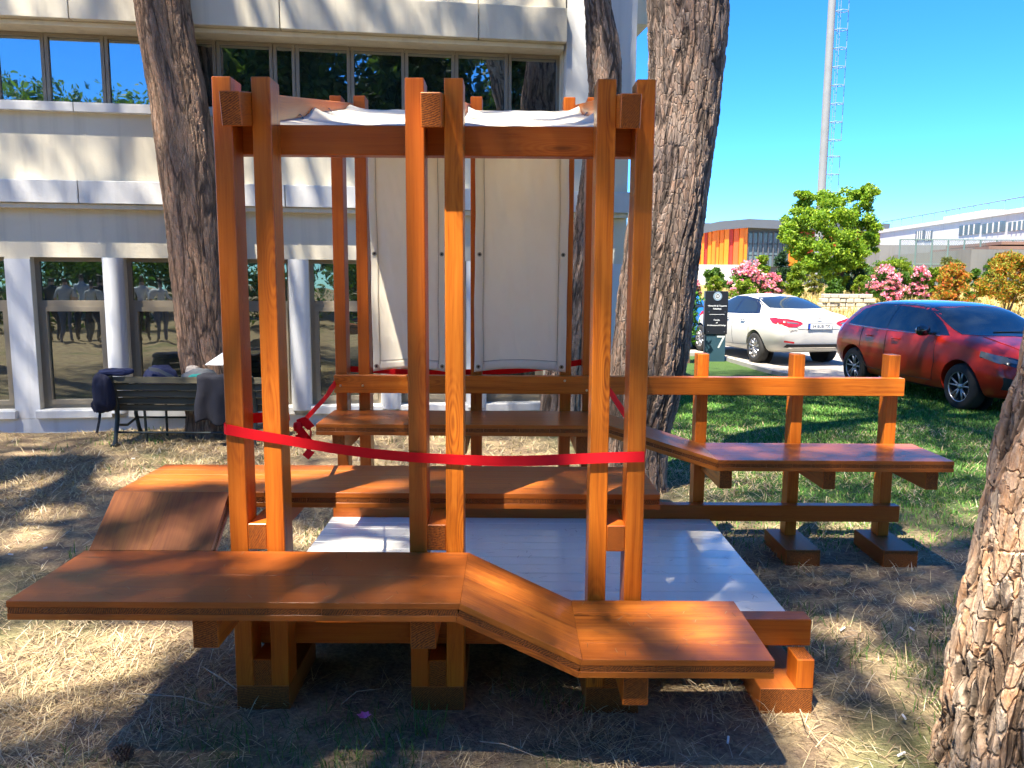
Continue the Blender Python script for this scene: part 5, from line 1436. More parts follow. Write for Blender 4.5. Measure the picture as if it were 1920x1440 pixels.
shrub('leafy_plant', 'green leafy sapling beside the big trunk in front of the blue car', 'plant', 1268, 1316, 528, 13.6, [(0.05, 0.17, 0.015), (0.10, 0.26, 0.02), (0.03, 0.10, 0.012)], None, 30, 34, .11, .32, None, None, 14, base=0.0, lift=.25)
for k, (a_, b_, t_, y_, c_, l_) in enumerate(((1425, 1475, 508, 30.0, YG, 'low yellow green shrub left of the mast'), (1538, 1590, 520, 28.0, MG, 'low green shrub under the bright tree'), (1590, 1640, 512, 30.5, YG, 'yellow green shrub between tree and pink bush'),
        (1655, 1720, 505, 31.5, MG, 'green shrub behind the two pink bushes'), (1720, 1775, 497, 31.0, YG, 'yellow green shrub behind the round orange one'), (1800, 1850, 500, 30.0, MG, 'green shrub between the two orange ones'), (1320, 1360, 515, 30.0, YG, 'yellow green shrub over the top of the sign'))):
    shrub('garden_shrub', l_, 'shrub', a_, b_, t_, y_, c_, None, 44, 70, .11, .42, seed=70 + k)
for k, (a_, b_, t_, y_, l_) in enumerate(((1425, 1470, 512, 28.6, 'small pink bush left of the bright upright shrub'), (1650, 1690, 508, 27.6, 'low pink bush in front of the wide pink one'))):
    shrub('oleander_bush', l_, 'bush', a_, b_, t_, y_, MG, None, 44, 40, .13, .3, (PK, 40, .15), 'pink oleanders', 84 + k)
for k, (px, y, w, top) in enumerate(((1340, 40, 60, 500), (1560, 44, 120, 498), (1650, 46, 110, 492), (1780, 42, 80, 480), (1860, 46, 70, 478))):
    shrub('far_shrub', ('far green shrub behind the sign', 'far dark shrub behind the bright tree', 'far shrub under the red wall', 'far olive shrub beside the goal frame', 'far shrub below the white building')[k],
          'shrub', px - w // 2, px + w // 2, top, y, [MG, DG, MG, [(0.16, 0.17, 0.05), (0.12, 0.14, 0.04)], MG][k], None, 40, 50, .2, .45, seed=40 + k)
shrub('wall_plant', 'small green plant at the right building corner', 'plant', 1158, 1188, 436, 7.1, [(0.07, 0.16, 0.02), (0.04, 0.10, 0.02)], None, 16, 20, .06, .4, seed=60, base=2.05, stem=False)

# the bright broadleaf tree
def broadleaf(label, pts_base, top_z, y, crown_clumps, seed, cols=None, each=300, leaf=.14, stems=3, grp=None):
    x0 = pts_base; zb = terrain_z(x0, y)
    e = empty('broadleaf_tree', (x0, y, zb)); tag(e, label, 'tree', grp)
    rng = np.random.default_rng(seed); cl = np.array([c[:3] for c in crown_clumps]); sp = np.array([c[3] for c in crown_clumps])
    sub = []; ss = []
    for c, s in zip(cl, sp):
        for k in range(16):
            d = rng.normal(size=3); d /= np.linalg.norm(d)
            sub.append(c + d * s * rng.random() ** .5 * 1.12 * np.array([1, 1, .85])); ss.append(s * rng.uniform(.30, .58))
    V, q, col, p = leaves(rng, np.array(sub), each // 2, np.array(ss), leaf, .5, cols or [(0.20, 0.34, 0.025), (0.14, 0.26, 0.02), (0.30, 0.42, 0.04)], .75)
    obj('crown', fast_mesh('crown', V, q, LEAF, col), e)
    mb = MB()
    for k in range(stems):
        bx = x0 + (k - (stems - 1) / 2) * .28
        t = cl[rng.integers(len(cl))]
        fork = Vector((x0 + (t[0] - x0) * .3 + (k - 1) * .12, y, zb + (top_z - zb) * .34))
        mb.tube([(bx, y, zb - .1), tuple(Vector((bx, y, zb)).lerp(fork, .5) + Vector((.03, 0, 0))), tuple(fork)], [.11, .09, .075], 7)
        for j in range(6):
            c = Vector(cl[rng.integers(len(cl))]); mb.tube([tuple(fork), tuple(fork.lerp(c, .5) + Vector((0, 0, .12))), tuple(c)], [.06, .035, .012], 5)
    mb.build('trunk', BARK_SIMPLE, e, smooth=True)
    return e
ty = 34.0; kx_ = 1.0
def cpt(px, py, dy, r): p = at(px, py, ty + dy); return (p.x, p.y, p.z, r)
cr = [cpt(1520, 395, 0, .75), cpt(1560, 380, .3, .75), cpt(1610, 370, 0, .6), cpt(1625, 360, .2, .42), cpt(1490, 425, .2, .6), cpt(1540, 430, -.5, .9), cpt(1590, 420, -.3, .9), cpt(1625, 415, .3, .65),
      cpt(1495, 455, -.2, .65), cpt(1545, 470, -.6, .85), cpt(1600, 465, -.4, .8), cpt(1630, 455, 0, .5), cpt(1515, 492, -.3, .6), cpt(1560, 500, -.4, .6), cpt(1598, 495, -.3, .55), cpt(1475, 440, .4, .35), cpt(1510, 372, .2, .4), cpt(1575, 530, 0, .35)]
broadleaf('bright green broadleaf tree in front of the mast', at(1563, 555, ty).x, at(1560, 370, ty).z, ty, cr, 5)

# dry stone retaining wall of separate courses
STONE = stucco('field_stone', (0.46, 0.42, 0.34), 0.9, 0.35)
sw = empty('stone_wall', spot(1580, 26.6)); tag(sw, 'low dry stone wall among the dry grass', 'wall')
rs = random.Random(4); x0, x1 = at(1527, 560, 26.6).x, at(1640, 560, 26.6).x
zb = terrain_z(0, 26.6); zt0 = height_at(547, 26.6)
rows = 5
for r_i in range(rows):
    x = x0 + rs.uniform(0, .2) + (r_i * .07)
    while x < x1 - (r_i * .05):
        w = rs.uniform(.22, .46); z0 = zb - .05 + (zt0 - zb + .05) * r_i / rows; hh = (zt0 - zb + .05) / rows
        m = MB(); m.cbox(x, x + w - .025, 26.6 + rs.uniform(-.04, .03), 26.95, z0 + .008, z0 + hh - .012, .02); m.build('stone', STONE, sw)
        x += w

# floodlight mast with a caged ladder
STEEL = plain('galvanised_steel', (0.20, 0.21, 0.215), 0.6, 0.15, 2.0)
LADDER = plain('painted_ladder_steel', (0.16, 0.24, 0.33), 0.5, 0.1, 3.0)
my = 44.0; mp = at(1530, 545, my); mzb = terrain_z(mp.x, my)
mast = empty('floodlight_mast', (mp.x, my, mzb)); tag(mast, 'tall grey steel mast with a blue caged ladder', 'mast')
m = MB(); m.lathe([(.46, mzb - .2), (.40, mzb + .8), (.235, mzb + 1.6), (.225, mzb + 8), (.205, mzb + 16), (.185, mzb + 26)], 20, 'z', c=(mp.x, my, 0)); m.build('pole', STEEL, mast, smooth=True)
zz = mzb + 4.0
for dx in (.36, .50):
    m = MB(); m.tube([(mp.x + dx, my - .05, mzb + 2.0), (mp.x + dx, my - .05, mzb + 26)], .018, 6); m.build('ladder_rail', LADDER, mast)
z = mzb + 2.0; m = MB()
while z < mzb + 24:
    m.tube([(mp.x + .36, my - .05, z), (mp.x + .50, my - .05, z)], .011, 5); z += .3
o = m.build('rungs', LADDER, mast); o['kind'] = 'stuff'
for za, zb_ in ((mzb + 4.6, mzb + 7.6), (mzb + 8.5, mzb + 26)):
    m = MB(); m.tube([(mp.x + .93, my - .05, za), (mp.x + .93, my - .05, zb_)], .02, 6); m.build('cage_rail', LADDER, mast)
    z = za
    while z <= zb_:
        m = MB(); m.tube([(mp.x + .22, my - .05, z), (mp.x + .50, my - .32, z), (mp.x + .80, my - .26, z), (mp.x + .93, my - .05, z), (mp.x + .80, my + .16, z), (mp.x + .50, my + .22, z), (mp.x + .22, my - .05, z)], .024, 5)
        m.build('cage_hoop', LADDER, mast); z += 1.0

# far sports building with orange and red fins
fy_ = 78.0
ra, rb_ = at(1303, 450, fy_), at(1656, 450, fy_)
far = empty('sports_building', ((ra.x + rb_.x) / 2, fy_, terrain_z(0, fy_))); tag(far, 'far building clad in orange and red vertical panels with dark roof', 'building')
def hz(py, y=fy_): return at(1400, py, y).z
ORG = [plain('panel_orange', (0.78, 0.17, 0.008), 0.5, .08, .5), plain('panel_amber', (0.80, 0.20, 0.010), 0.5, .08, .5), plain('panel_red', (0.50, 0.035, 0.015), 0.5, .08, .5), plain('panel_vermilion', (0.70, 0.11, 0.02), 0.5, .08, .5)]
DKROOF = plain('dark_roof_metal', (0.085, 0.095, 0.11), 0.5, .1, .5)
def pxx(px, y=fy_): return at(px, 450, y).x
seq = [1, 0, 1, 2, 1, 0, 1, 0, 1, 2, 3, 0, 1]
edges = [1303, 1308, 1314, 1320, 1327, 1334, 1341, 1349, 1357, 1366, 1375, 1385, 1393, 1402]
for k, (a, b) in enumerate(zip(edges[:-1], edges[1:])):
    m = MB(); d = .12 * (k % 3)
    m.box(pxx(a) + .02, pxx(b) - .02, fy_ - d, fy_ + .4, hz(497), hz(425 - (4 if k > 5 else 0))); m.build('wall_panel', ORG[seq[k % len(seq)]], far)
m = MB(); m.box(pxx(1303), pxx(1656), fy_ + .5, fy_ + 14, terrain_z(0, fy_) - 1, hz(418)); m.build('core_wall', DKROOF, far)
m = MB()
V = [(pxx(1303) - .3, fy_ - .6, hz(426)), (pxx(1345), fy_ - .6, hz(416)), (pxx(1400), fy_ - .6, hz(411)), (pxx(1480), fy_ - .6, hz(414)), (pxx(1656) + .3, fy_ - .6, hz(418))]
lo = [(x, y, z - .85) for x, y, z in V]; n = len(V)
bk = [(x, y + 15, z) for x, y, z in V]; bkl = [(x, y + 15, z) for x, y, z in lo]
m.add(V + lo + bk + bkl, [(i, n + i, n + i + 1, i + 1) for i in range(n - 1)] + [(i, i + 1, 2*n + i + 1, 2*n + i) for i in range(n - 1)] + [(n + i, 3*n + i, 3*n + i + 1, n + i + 1) for i in range(n - 1)] + [(0, 2*n, 3*n, n), (n - 1, 2*n - 1, 4*n - 1, 3*n - 1)])
m.build('roof', DKROOF, far)
FARGLASS = plain('far_glass', (0.10, 0.15, 0.18), 0.15, .3, .4)
for i in range(8):
    for j in range(3):
        a = 1404 + i * 9.5; m = MB(); m.box(pxx(a) + .03, pxx(a + 9.5) - .03, fy_ + .30, fy_ + .38, hz(500 - j * 21.5) + .04, hz(478.5 - j * 21.5) - .04); m.build('pane', FARGLASS, far)
m = MB()
for i in range(9): m.box(pxx(1404 + i * 9.5) - .05, pxx(1404 + i * 9.5) + .05, fy_ + .1, fy_ + .28, hz(500), hz(435))
m.build('mullion', DKROOF, far)
for k, (a, b) in enumerate(((1480, 1500), (1500, 1530), (1530, 1560), (1560, 1590), (1590, 1612), (1612, 1635), (1635, 1656))):
    m = MB(); m.box(pxx(a) + .02, pxx(b) - .02, fy_ - .1 * (k % 2), fy_ + .4, hz(497), hz(429)); m.build('wall_panel', ORG[[0, 2, 0, 2, 2, 3, 2][k]], far)
WHITEWALL = stucco('far_white_wall', (0.55, 0.54, 0.52), 0.8, .05)
m = MB(); m.box(pxx(1300), pxx(1402), fy_ - 2.0, fy_ + .3, terrain_z(0, fy_) - 1, hz(497) - .02); m.build('plinth', WHITEWALL, far)

# long white building on the right, running towards the viewer
wa = at(1655, 427, 74.0); wb = at(1990, 394, 46.0)
wd = empty('white_building', (wa.x, wa.y, 1.2)); tag(wd, 'long white building with strip windows on the rise at right', 'building')
dv = Vector((wb.x - wa.x, wb.y - wa.y, 0)); LW = dv.length; dv.normalize(); nv = Vector((dv.y, -dv.x, 0))
if nv.dot(CAM_LOC - wa) < 0: nv = -nv
def wp(px, py, d=0.0):
    o = CAM_LOC; v = ray(px, py); base = wa + nv * d
    t = (base - o).dot(nv) / v.dot(nv); p = o + v * t
    return (p - wa).dot(dv), p.z
def wbx(name, s0, s1, d0, d1, z0, z1, mat):
    m = MB(); P = []
    for z in (z0, z1):
        for s, d in ((s0, d0), (s1, d0), (s1, d1), (s0, d1)):
            p = wa + dv * s + nv * d; P.append((p.x, p.y, z))
    m.add(P, [(0,3,2,1),(4,5,6,7),(0,1,5,4),(1,2,6,5),(2,3,7,6),(3,0,4,7)]); return m.build(name, mat, wd)
ztw = wp(1850, 408)[1]; zlw = wp(1850, 449)[1]
wbx('wall', -.5, LW, -8, 0, 0, ztw, WHITEWALL); wbx('parapet', -.7, LW, -.2, .12, ztw + .004, ztw + .3, WHITEWALL)
for a, b, c, d in ((1718, 1733, 434, 450), (1735, 1748, 434, 450), (1800, 1837, 424, 438), (1843, 1885, 420, 434), (1892, 1926, 417, 430), (1932, 1970, 413, 427)):
    s0, z1 = wp(a, c); s1, z0 = wp(b, d)
    wbx('window', s0, s1, .01, .05, z0, z1, FARGLASS)
    for k in range(1, 4): wbx('glazing_bar', s0 + (s1 - s0) * k / 4 - .05, s0 + (s1 - s0) * k / 4 + .05, .055, .09, z0, z1, WHITEWALL)
BROWN = plain('terrace_brown', (0.17, 0.10, 0.075), 0.8, .3, .6)
s0, zz0 = wp(1800, 462, 3); wbx('terrace', 8, LW, .2, 5, 1.0, wp(1850, 470, 3)[1], stucco('terrace_grey', (0.15, 0.15, 0.14), .9))
for k in range(2): wbx('terrace_step', 20 + k * .8, LW, .2, 4 - k * .7, wp(1850, 470, 3)[1] + k * .28 + .01, wp(1850, 470, 3)[1] + k * .28 + .2, BROWN)
wbx('low_wing', -2, 16, .2, 6, 1.0, wp(1690, 463, 3)[1], stucco('wing_grey', (0.17, 0.17, 0.165), .9))
m = MB(); m.tube([tuple(wa + dv * 0 + Vector((0, 0, ztw - wa.z + 1.0))), tuple(wa + dv * LW + Vector((0, 0, ztw - wa.z + 1.0)))], .05, 5)
for k in range(14): 
    p = wa + dv * (LW * k / 13); m.tube([(p.x, p.y, ztw + .2), (p.x, p.y, ztw + 1.0)], .03, 5)
m.build('roof_railing', LADDER, wd)
wbx('roof_box', 8, 15, -6, -2, ztw, ztw + .9, WHITEWALL)

# sports court fence and goal
FENCE = plain('fence_green_steel', (0.10, 0.16, 0.15), 0.6, .2, 1)
def net_material():
    t = NT('fence_mesh'); co = t.n('TexCoord').outputs['Object']
    x, y, z = t.n('SeparateXYZ', {0: co}).outputs
    u = t.math('FRACT', t.math('MULTIPLY', t.math('ADD', x, z), 7.0)); v = t.math('FRACT', t.math('MULTIPLY', t.math('SUBTRACT', x, z), 7.0))
    wire = t.math('MAXIMUM', t.math('LESS_THAN', u, .13), t.math('LESS_THAN', v, .13))
    d = t.n('BsdfPrincipled', {'Base Color': (0.14, 0.19, 0.18, 1), 'Roughness': .6}); tr = t.n('BsdfTransparent')
    m = t.n('MixShader', {0: wire, 1: tr.outputs[0], 2: d.outputs[0]}); t.t.links.new(m.outputs[0], t.out.inputs['Surface']); return t.mat
fy2 = 48.0
fn_ = empty('court_fence', spot(1780, fy2)); tag(fn_, 'tall green wire mesh fence of the sports court', 'fence')
fx0, fx1 = at(1688, 450, fy2).x, at(1960, 450, fy2).x; fzb = terrain_z(0, fy2); fzt = height_at(444, fy2)
for k in range(10):
    x = fx0 + (fx1 - fx0) * k / 9
    m = MB(); m.tube([(x, fy2, fzb - .1), (x, fy2, fzt)], .05, 6); m.build('fence_post', FENCE, fn_)
for z in (fzb + .1, (fzb + fzt) / 2, fzt):
    m = MB(); m.tube([(fx0, fy2, z), (fx1, fy2, z)], .03, 5); m.build('fence_rail', FENCE, fn_)
NETM = net_material()
for k in range(9):
    a = fx0 + (fx1 - fx0) * k / 9; b = fx0 + (fx1 - fx0) * (k + 1) / 9
    obj('mesh_panel', new_mesh('mesh_panel', [(a, fy2 + .03, fzb), (b, fy2 + .03, fzb), (b, fy2 + .03, fzt), (a, fy2 + .03, fzt)], [(0, 1, 2, 3)], NETM), fn_)
GW = plain('goal_white', (0.8, 0.8, 0.8), .5)
gy = 52.0; g0, g1 = at(1817, 500, gy), at(1848, 480, gy)
gl = empty('football_goal', (g0.x, gy, terrain_z(0, gy))); tag(gl, 'small white goal frame behind the wire fence', 'goal')
m = MB(); m.tube([(g0.x, gy, terrain_z(0, gy)), (g0.x, gy, g1.z), (g1.x, gy, g1.z), (g1.x, gy, terrain_z(0, gy))], .05, 6); m.tube([(g0.x, gy, g0.z), (g1.x, gy, g1.z)], .035, 6); m.build('frame', GW, gl)
m = MB(); m.tube([(g0.x, gy + .8, terrain_z(0, gy)), (g0.x, gy, g1.z)], .03, 6); m.tube([(g1.x, gy + .8, terrain_z(0, gy)), (g1.x, gy, g1.z)], .03, 6); m.build('brace', GW, gl)

# a row of trees behind the photographer, met only as reflections in the windows
for k in range(9):
    x = -26 + k * 6.2; y = -21 - (k % 3) * 2.5; hgt = (8.0 if k < 4 else 14.5) + (k * 37 % 5) * .6
    rng = random.Random(90 + k)
    cr = [(x + rng.uniform(-2.8, 2.8), y + rng.uniform(-1.5, 1.5), hgt * rng.uniform(.22, .95), rng.uniform(1.1, 1.8) * (1 if k < 4 else 1.35)) for _ in range(20 if k < 4 else 40)]
    names = ['first', 'second', 'third', 'fourth', 'fifth', 'sixth', 'seventh', 'eighth', 'ninth']
    broadleaf(names[k] + ' broadleaf tree from the left in the row behind the viewpoint', x, hgt, y, cr, 100 + k, ([(0.09, 0.19, 0.02), (0.13, 0.23, 0.02), (0.06, 0.13, 0.02)] if k < 4 else [(0.03, 0.07, 0.015), (0.05, 0.10, 0.02), (0.02, 0.05, 0.012)]), (160 if k < 4 else 70), (.22 if k < 4 else .5), 2, 'trees behind the viewpoint')

for k in range(8):
    x = -17 + k * 3.9
    nm = ['first', 'second', 'third', 'fourth', 'fifth', 'sixth', 'seventh', 'eighth'][k]
    e = empty('hedge_bush', (x, -12.5, 0)); tag(e, nm + ' hedge bush from the left behind the viewpoint', 'hedge', 'hedge behind the viewpoint')
    rng_ = np.random.default_rng(300 + k); n_ = 46
    cl = np.stack([x + rng_.uniform(-2.1, 2.1, n_), -12.5 + rng_.uniform(-.7, .7, n_), rng_.uniform(.2, 2.9 + .5 * math.sin(k * 2.1), n_)], 1)
    V, q, col, p = leaves(rng_, cl, 60, .55, .22, .5, MG, .8)
    V[:, 2] = np.maximum(V[:, 2], .01)
    obj('foliage', fast_mesh('foliage', V, q, LEAF, col), e)

# the onlookers whose reflections stand in the tall windows
SKIN = plain('skin', (0.42, 0.25, 0.17), .55); HAIR = plain('dark_hair', (0.02, 0.015, 0.012), .6)
def person(label, pos, rz, h, shirt, trouser, seed):
    rs = random.Random(seed); s = h / 1.75; a = rs.uniform(-.06, .06)
    J = {'pel': (0, 0, .95, .125), 'waist': (0, 0, 1.08, .125), 'chest': (0, .01, 1.28, .15), 'neckb': (0, 0, 1.44, .075), 'neck': (0, .01, 1.52, .055), 'head': (0, .02, 1.61, .085), 'crown': (0, .01, 1.70, .075),
         'shl': (-.17, 0, 1.41, .062), 'ell': (-.235, -.03, 1.13, .047), 'wrl': (-.22 + a, .06, .88, .034), 'hal': (-.215 + a, .09, .79, .038),
         'shr': (.17, 0, 1.41, .062), 'elr': (.235, -.03, 1.13, .047), 'wrr': (.20 + a, .08, .90, .034), 'har': (.19 + a, .12, .81, .038),
         'hil': (-.09, 0, .90, .095), 'knl': (-.10, .02 + a, .50, .066), 'anl': (-.10, -.01, .09, .045), 'tol': (-.11, .13, .03, .035),
         'hir': (.09, 0, .90, .095), 'knr': (.10, .02 - a, .50, .066), 'anr': (.11, -.01, .09, .045), 'tor': (.13, .13, .03, .035)}
    E = [('pel', 'waist'), ('waist', 'chest'), ('chest', 'neckb'), ('neckb', 'neck'), ('neck', 'head'), ('head', 'crown'), ('chest', 'shl'), ('shl', 'ell'), ('ell', 'wrl'), ('wrl', 'hal'), ('chest', 'shr'), ('shr', 'elr'), ('elr', 'wrr'), ('wrr', 'har'),
         ('pel', 'hil'), ('hil', 'knl'), ('knl', 'anl'), ('anl', 'tol'), ('pel', 'hir'), ('hir', 'knr'), ('knr', 'anr'), ('anr', 'tor')]
    ks = list(J); me = bpy.data.meshes.new('person_body')
    me.from_pydata([tuple(c * s for c in J[k][:3]) for k in ks], [(ks.index(a_), ks.index(b_)) for a_, b_ in E], [])
    o = bpy.data.objects.new('tmp', me); COL.objects.link(o)
    o.modifiers.new('skin', 'SKIN'); sv = me.skin_vertices[0].data
    for i, k in enumerate(ks): sv[i].radius = (J[k][3] * s, J[k][3] * s * (.75 if k in ('chest', 'waist', 'pel') else 1)); sv[i].use_root = (k == 'pel')
    md = o.modifiers.new('sub', 'SUBSURF'); md.levels = 2; md.render_levels = 2
    bpy.context.view_layer.update()
    bm_ = bpy.data.meshes.new_from_object(o.evaluated_get(bpy.context.evaluated_depsgraph_get())); bpy.data.objects.remove(o)
    bm_.materials.clear()
    for m_ in (SKIN, shirt, trouser, HAIR): bm_.materials.append(m_)
    for p in bm_.polygons:
        c = p.center / s
        if c.z > 1.545 and (c.y < .035 or c.z > 1.675): i = 3
        elif c.z > 1.475: i = 0
        elif c.z > .965 and (abs(c.x) < .19 or c.z > 1.16): i = 1
        elif abs(c.x) > .165 and c.z > .7: i = 0
        else: i = 2
        p.material_index = i; p.use_smooth = True
    e = empty('person', pos, rz=rz); tag(e, label, 'person', 'onlookers behind the viewpoint')
    b_ = bpy.data.objects.new('body', bm_); COL.objects.link(b_); b_.parent = e
    return e
_n = (BM.to_3x3() @ Vector((0, -1, 0))); _p0 = BM.translation
def mirrored(px, py):
    p = on_z(px, py, 0); return p - _n * (2 * (p - _p0).dot(_n))
SH = [fabric('shirt_grey', (0.42, 0.44, 0.46)), fabric('shirt_white', (0.66, 0.66, 0.66)), fabric('shirt_black', (0.02, 0.02, 0.025)), fabric('shirt_pale_blue', (0.40, 0.48, 0.56))]
TR = [fabric('trousers_dark', (0.015, 0.02, 0.03)), fabric('jeans', (0.06, 0.09, 0.15))]
for k, (px, py, sh, tr, hh, lab) in enumerate(((93, 642, 2, 0, 1.72, 'person in a black top at the left end of the reflected group'), (118, 645, 0, 1, 1.70, 'person in a grey shirt and jeans in the reflected group'), (152, 640, 3, 0, 1.82, 'tall person in a pale blue shirt in the reflected group'),
                                   (172, 646, 0, 0, 1.66, 'person in a grey shirt and dark trousers in the reflected group'), (190, 638, 2, 0, 1.76, 'person in black at the right end of the reflected group'), (266, 640, 1, 0, 1.76, 'person in a white shirt reflected in the second window'), (300, 642, 1, 1, 1.72, 'person in a white shirt and jeans reflected beside the trunk'))):
    q = mirrored(px, py); person(lab, (q.x, q.y, 0), math.pi + .3 * math.sin(k * 3), hh, SH[sh], TR[tr], k)

# ================================================================== grass, straw and litter
def blades(rng, pos, length, width, lean, cols, cw=None, curl=0.5):
    """two-segment tapering blades; pos (n,3)"""
    n = len(pos); an = rng.random(n) * 2 * np.pi; d = np.stack([np.cos(an), np.sin(an), np.zeros(n)], 1)
    s = np.stack([-np.sin(an), np.cos(an), np.zeros(n)], 1)
    le = np.clip(rng.normal(lean, .25, n), .02, 1.45)
    L = length * (0.55 + .9 * rng.random(n)) if np.ndim(length) == 0 else length
    Wd = width
    up = np.array([0, 0, 1.0])
    p1 = pos + (d * np.sin(le)[:, None] + up * np.cos(le)[:, None]) * (L * .55)[:, None]
    le2 = np.clip(le + curl * rng.random(n), 0, 1.75)
    p2 = p1 + (d * np.sin(le2)[:, None] + up * np.cos(le2)[:, None]) * (L * .45)[:, None]
    p2[:, 2] = np.maximum(p2[:, 2], pos[:, 2] + .002)
    w = s * (Wd / 2)[:, None]
    V = np.stack([pos - w, pos + w, p1 - w * .75, p1 + w * .75, p2], 1).reshape(-1, 3)
    b = np.arange(n)[:, None] * 5
    T = np.concatenate([b + np.array([[0, 1, 3]]), b + np.array([[0, 3, 2]]), b + np.array([[2, 3, 4]])], 1).reshape(-1, 3)
    cols = np.asarray(cols, float); k = rng.choice(len(cols), n, p=cw)
    c = np.clip(cols[k] * (.65 + .7 * rng.random((n, 1))), 0, 1)
    return V, T, np.repeat(c, 5, 0)
def noise2(x, y, s, o):
    return np.array([noise.noise((a * s + o, b * s, o)) for a, b in zip(x, y)])
def scatter(rng, n, near, far_, power=1.0):
    """points inside the view wedge, denser near the camera"""
    t = rng.random(n) ** power; y = near + (far_ - near) * t
    dep = y - CAM_LOC.y
    hw = dep * .68 + .3
    x = CAM_LOC.x + (rng.random(n) * 2 - 1) * hw
    return x, y
def facade_y(x): return 6.12 + math.tan(BTH) * (x + 1.5)
def clear(x, y):
    k = ~((x > -.4 * U) & (x < 33.6 * U) & (y > .25) & (y < 27 * U))                # under the deck
    k &= (y < facade_y(x) - .03) | (x > 2.9)
    k &= ~((x > 5.9) & (y > 10.8)) & ~((x > 3.0) & (y > 15.2))
    return k
def ground_z(x, y):
    return np.array([.018 * noise.noise((a * .9, b * .9, 3.1)) + .008 * noise.noise((a * 3, b * 3, 7.7)) - .008 for a, b in zip(x, y)])
rng = np.random.default_rng(11)
STRAW = [(0.50, 0.39, 0.22), (0.39, 0.29, 0.175), (0.58, 0.48, 0.30), (0.27, 0.19, 0.12), (0.45, 0.40, 0.31)]
GREEN = [(0.075, 0.16, 0.025), (0.05, 0.115, 0.02), (0.13, 0.21, 0.04), (0.20, 0.22, 0.07)]
# dry straw, mostly lying
n = 170000
x, y = scatter(rng, n, -1.75, 6.4, 1.25); k = clear(x, y); x, y = x[k], y[k]
dens = noise2(x, y, .9, 5.0) + .5 * noise2(x, y, 3.1, 8.0)
k = rng.random(len(x)) < np.clip(.50 + .9 * dens - .22 * np.clip((x - .2) / 1.5, 0, 1), .06, 1); x, y = x[k], y[k]
dep = y - CAM_LOC.y
P = np.stack([x, y, ground_z(x, y)], 1)
V, T, C = blades(rng, P, .075 * (.5 + rng.random(len(x)) * 1.1), .0016 + .0007 * dep * (.6 + .8 * rng.random(len(x))), 1.22, STRAW, [.32, .26, .16, .16, .10], .45)
tag(obj('dry_grass', fast_mesh('dry_grass', V, T, GRASS_M, C, tri=True)), 'dry straw coloured grass covering the ground round the pavilion', 'grass', kind='stuff')
# green tufts in the thin turf
n = 70000
x, y = scatter(rng, n, -1.75, 6.6, 1.1); k = clear(x, y); x, y = x[k], y[k]
g = noise2(x, y, .8, 21.0) + .6 * noise2(x, y, 2.6, 33.0)
front = np.exp(-((x - .9) / 1.5) ** 2 - ((y + .45) / .5) ** 2)
k = rng.random(len(x)) < np.clip(-.02 + 1.5 * (g - .12) + .40 * front, 0, 1); x, y = x[k], y[k]
dep = y - CAM_LOC.y; P = np.stack([x, y, ground_z(x, y)], 1)
V, T, C = blades(rng, P, .07 * (.5 + rng.random(len(x))), .0018 + .0007 * dep, .55, GREEN, [.4, .35, .17, .08], .7)
tag(obj('green_grass', fast_mesh('green_grass', V, T, GRASS_M, C, tri=True)), 'green tufts growing through the dry turf', 'grass', kind='stuff')
# the lawn right of the building
n = 210000
y = 1.9 + 9.2 * rng.random(n) ** .8; x = 2.0 + rng.random(n) * 12.5; k = clear(x, y); x, y = x[k], y[k]
lim = x + .35 * y + 1.1 * noise2(x, y, .55, 3.0) * 1.3
k = rng.random(len(x)) < np.clip((lim - 3.2) / 1.6, 0, 1); x, y = x[k], y[k]
k = np.abs(x - CAM_LOC.x) < (y - CAM_LOC.y) * 1.0; x, y = x[k], y[k]
dep = y - CAM_LOC.y; P = np.stack([x, y, ground_z(x, y)], 1)
V, T, C = blades(rng, P, .042 * (.5 + rng.random(len(x))), .0022 + .0008 * dep, .7, [(0.10, 0.24, 0.04), (0.07, 0.18, 0.03), (0.17, 0.31, 0.05), (0.34, 0.32, 0.14)], [.42, .32, .2, .06], .7)
tag(obj('lawn_grass', fast_mesh('lawn_grass', V, T, GRASS_M, C, tri=True)), 'green lawn between the pavilion and the cars', 'grass', kind='stuff')
# tall dry grass on the bank behind the parking lot
n = 58000
y = 20.2 + 22 * rng.random(n) ** 1.2; x = CAM_LOC.x + (y - CAM_LOC.y) * rng.uniform(.05, .95, n)
P = np.stack([x, y, np.array([terrain_z(a, b) for a, b in zip(x, y)])], 1)
V, T, C = blades(rng, P, .42 * (.4 + rng.random(n)), .012 + .018 * rng.random(n), .35, [(0.56, 0.43, 0.17), (0.44, 0.33, 0.12), (0.64, 0.53, 0.26), (0.30, 0.30, 0.08)], [.4, .3, .2, .1], .8)
tag(obj('field_grass', fast_mesh('field_grass', V, T, GRASS_M, C, tri=True)), 'tall dry yellow grass on the bank behind the parking lot', 'grass', kind='stuff')

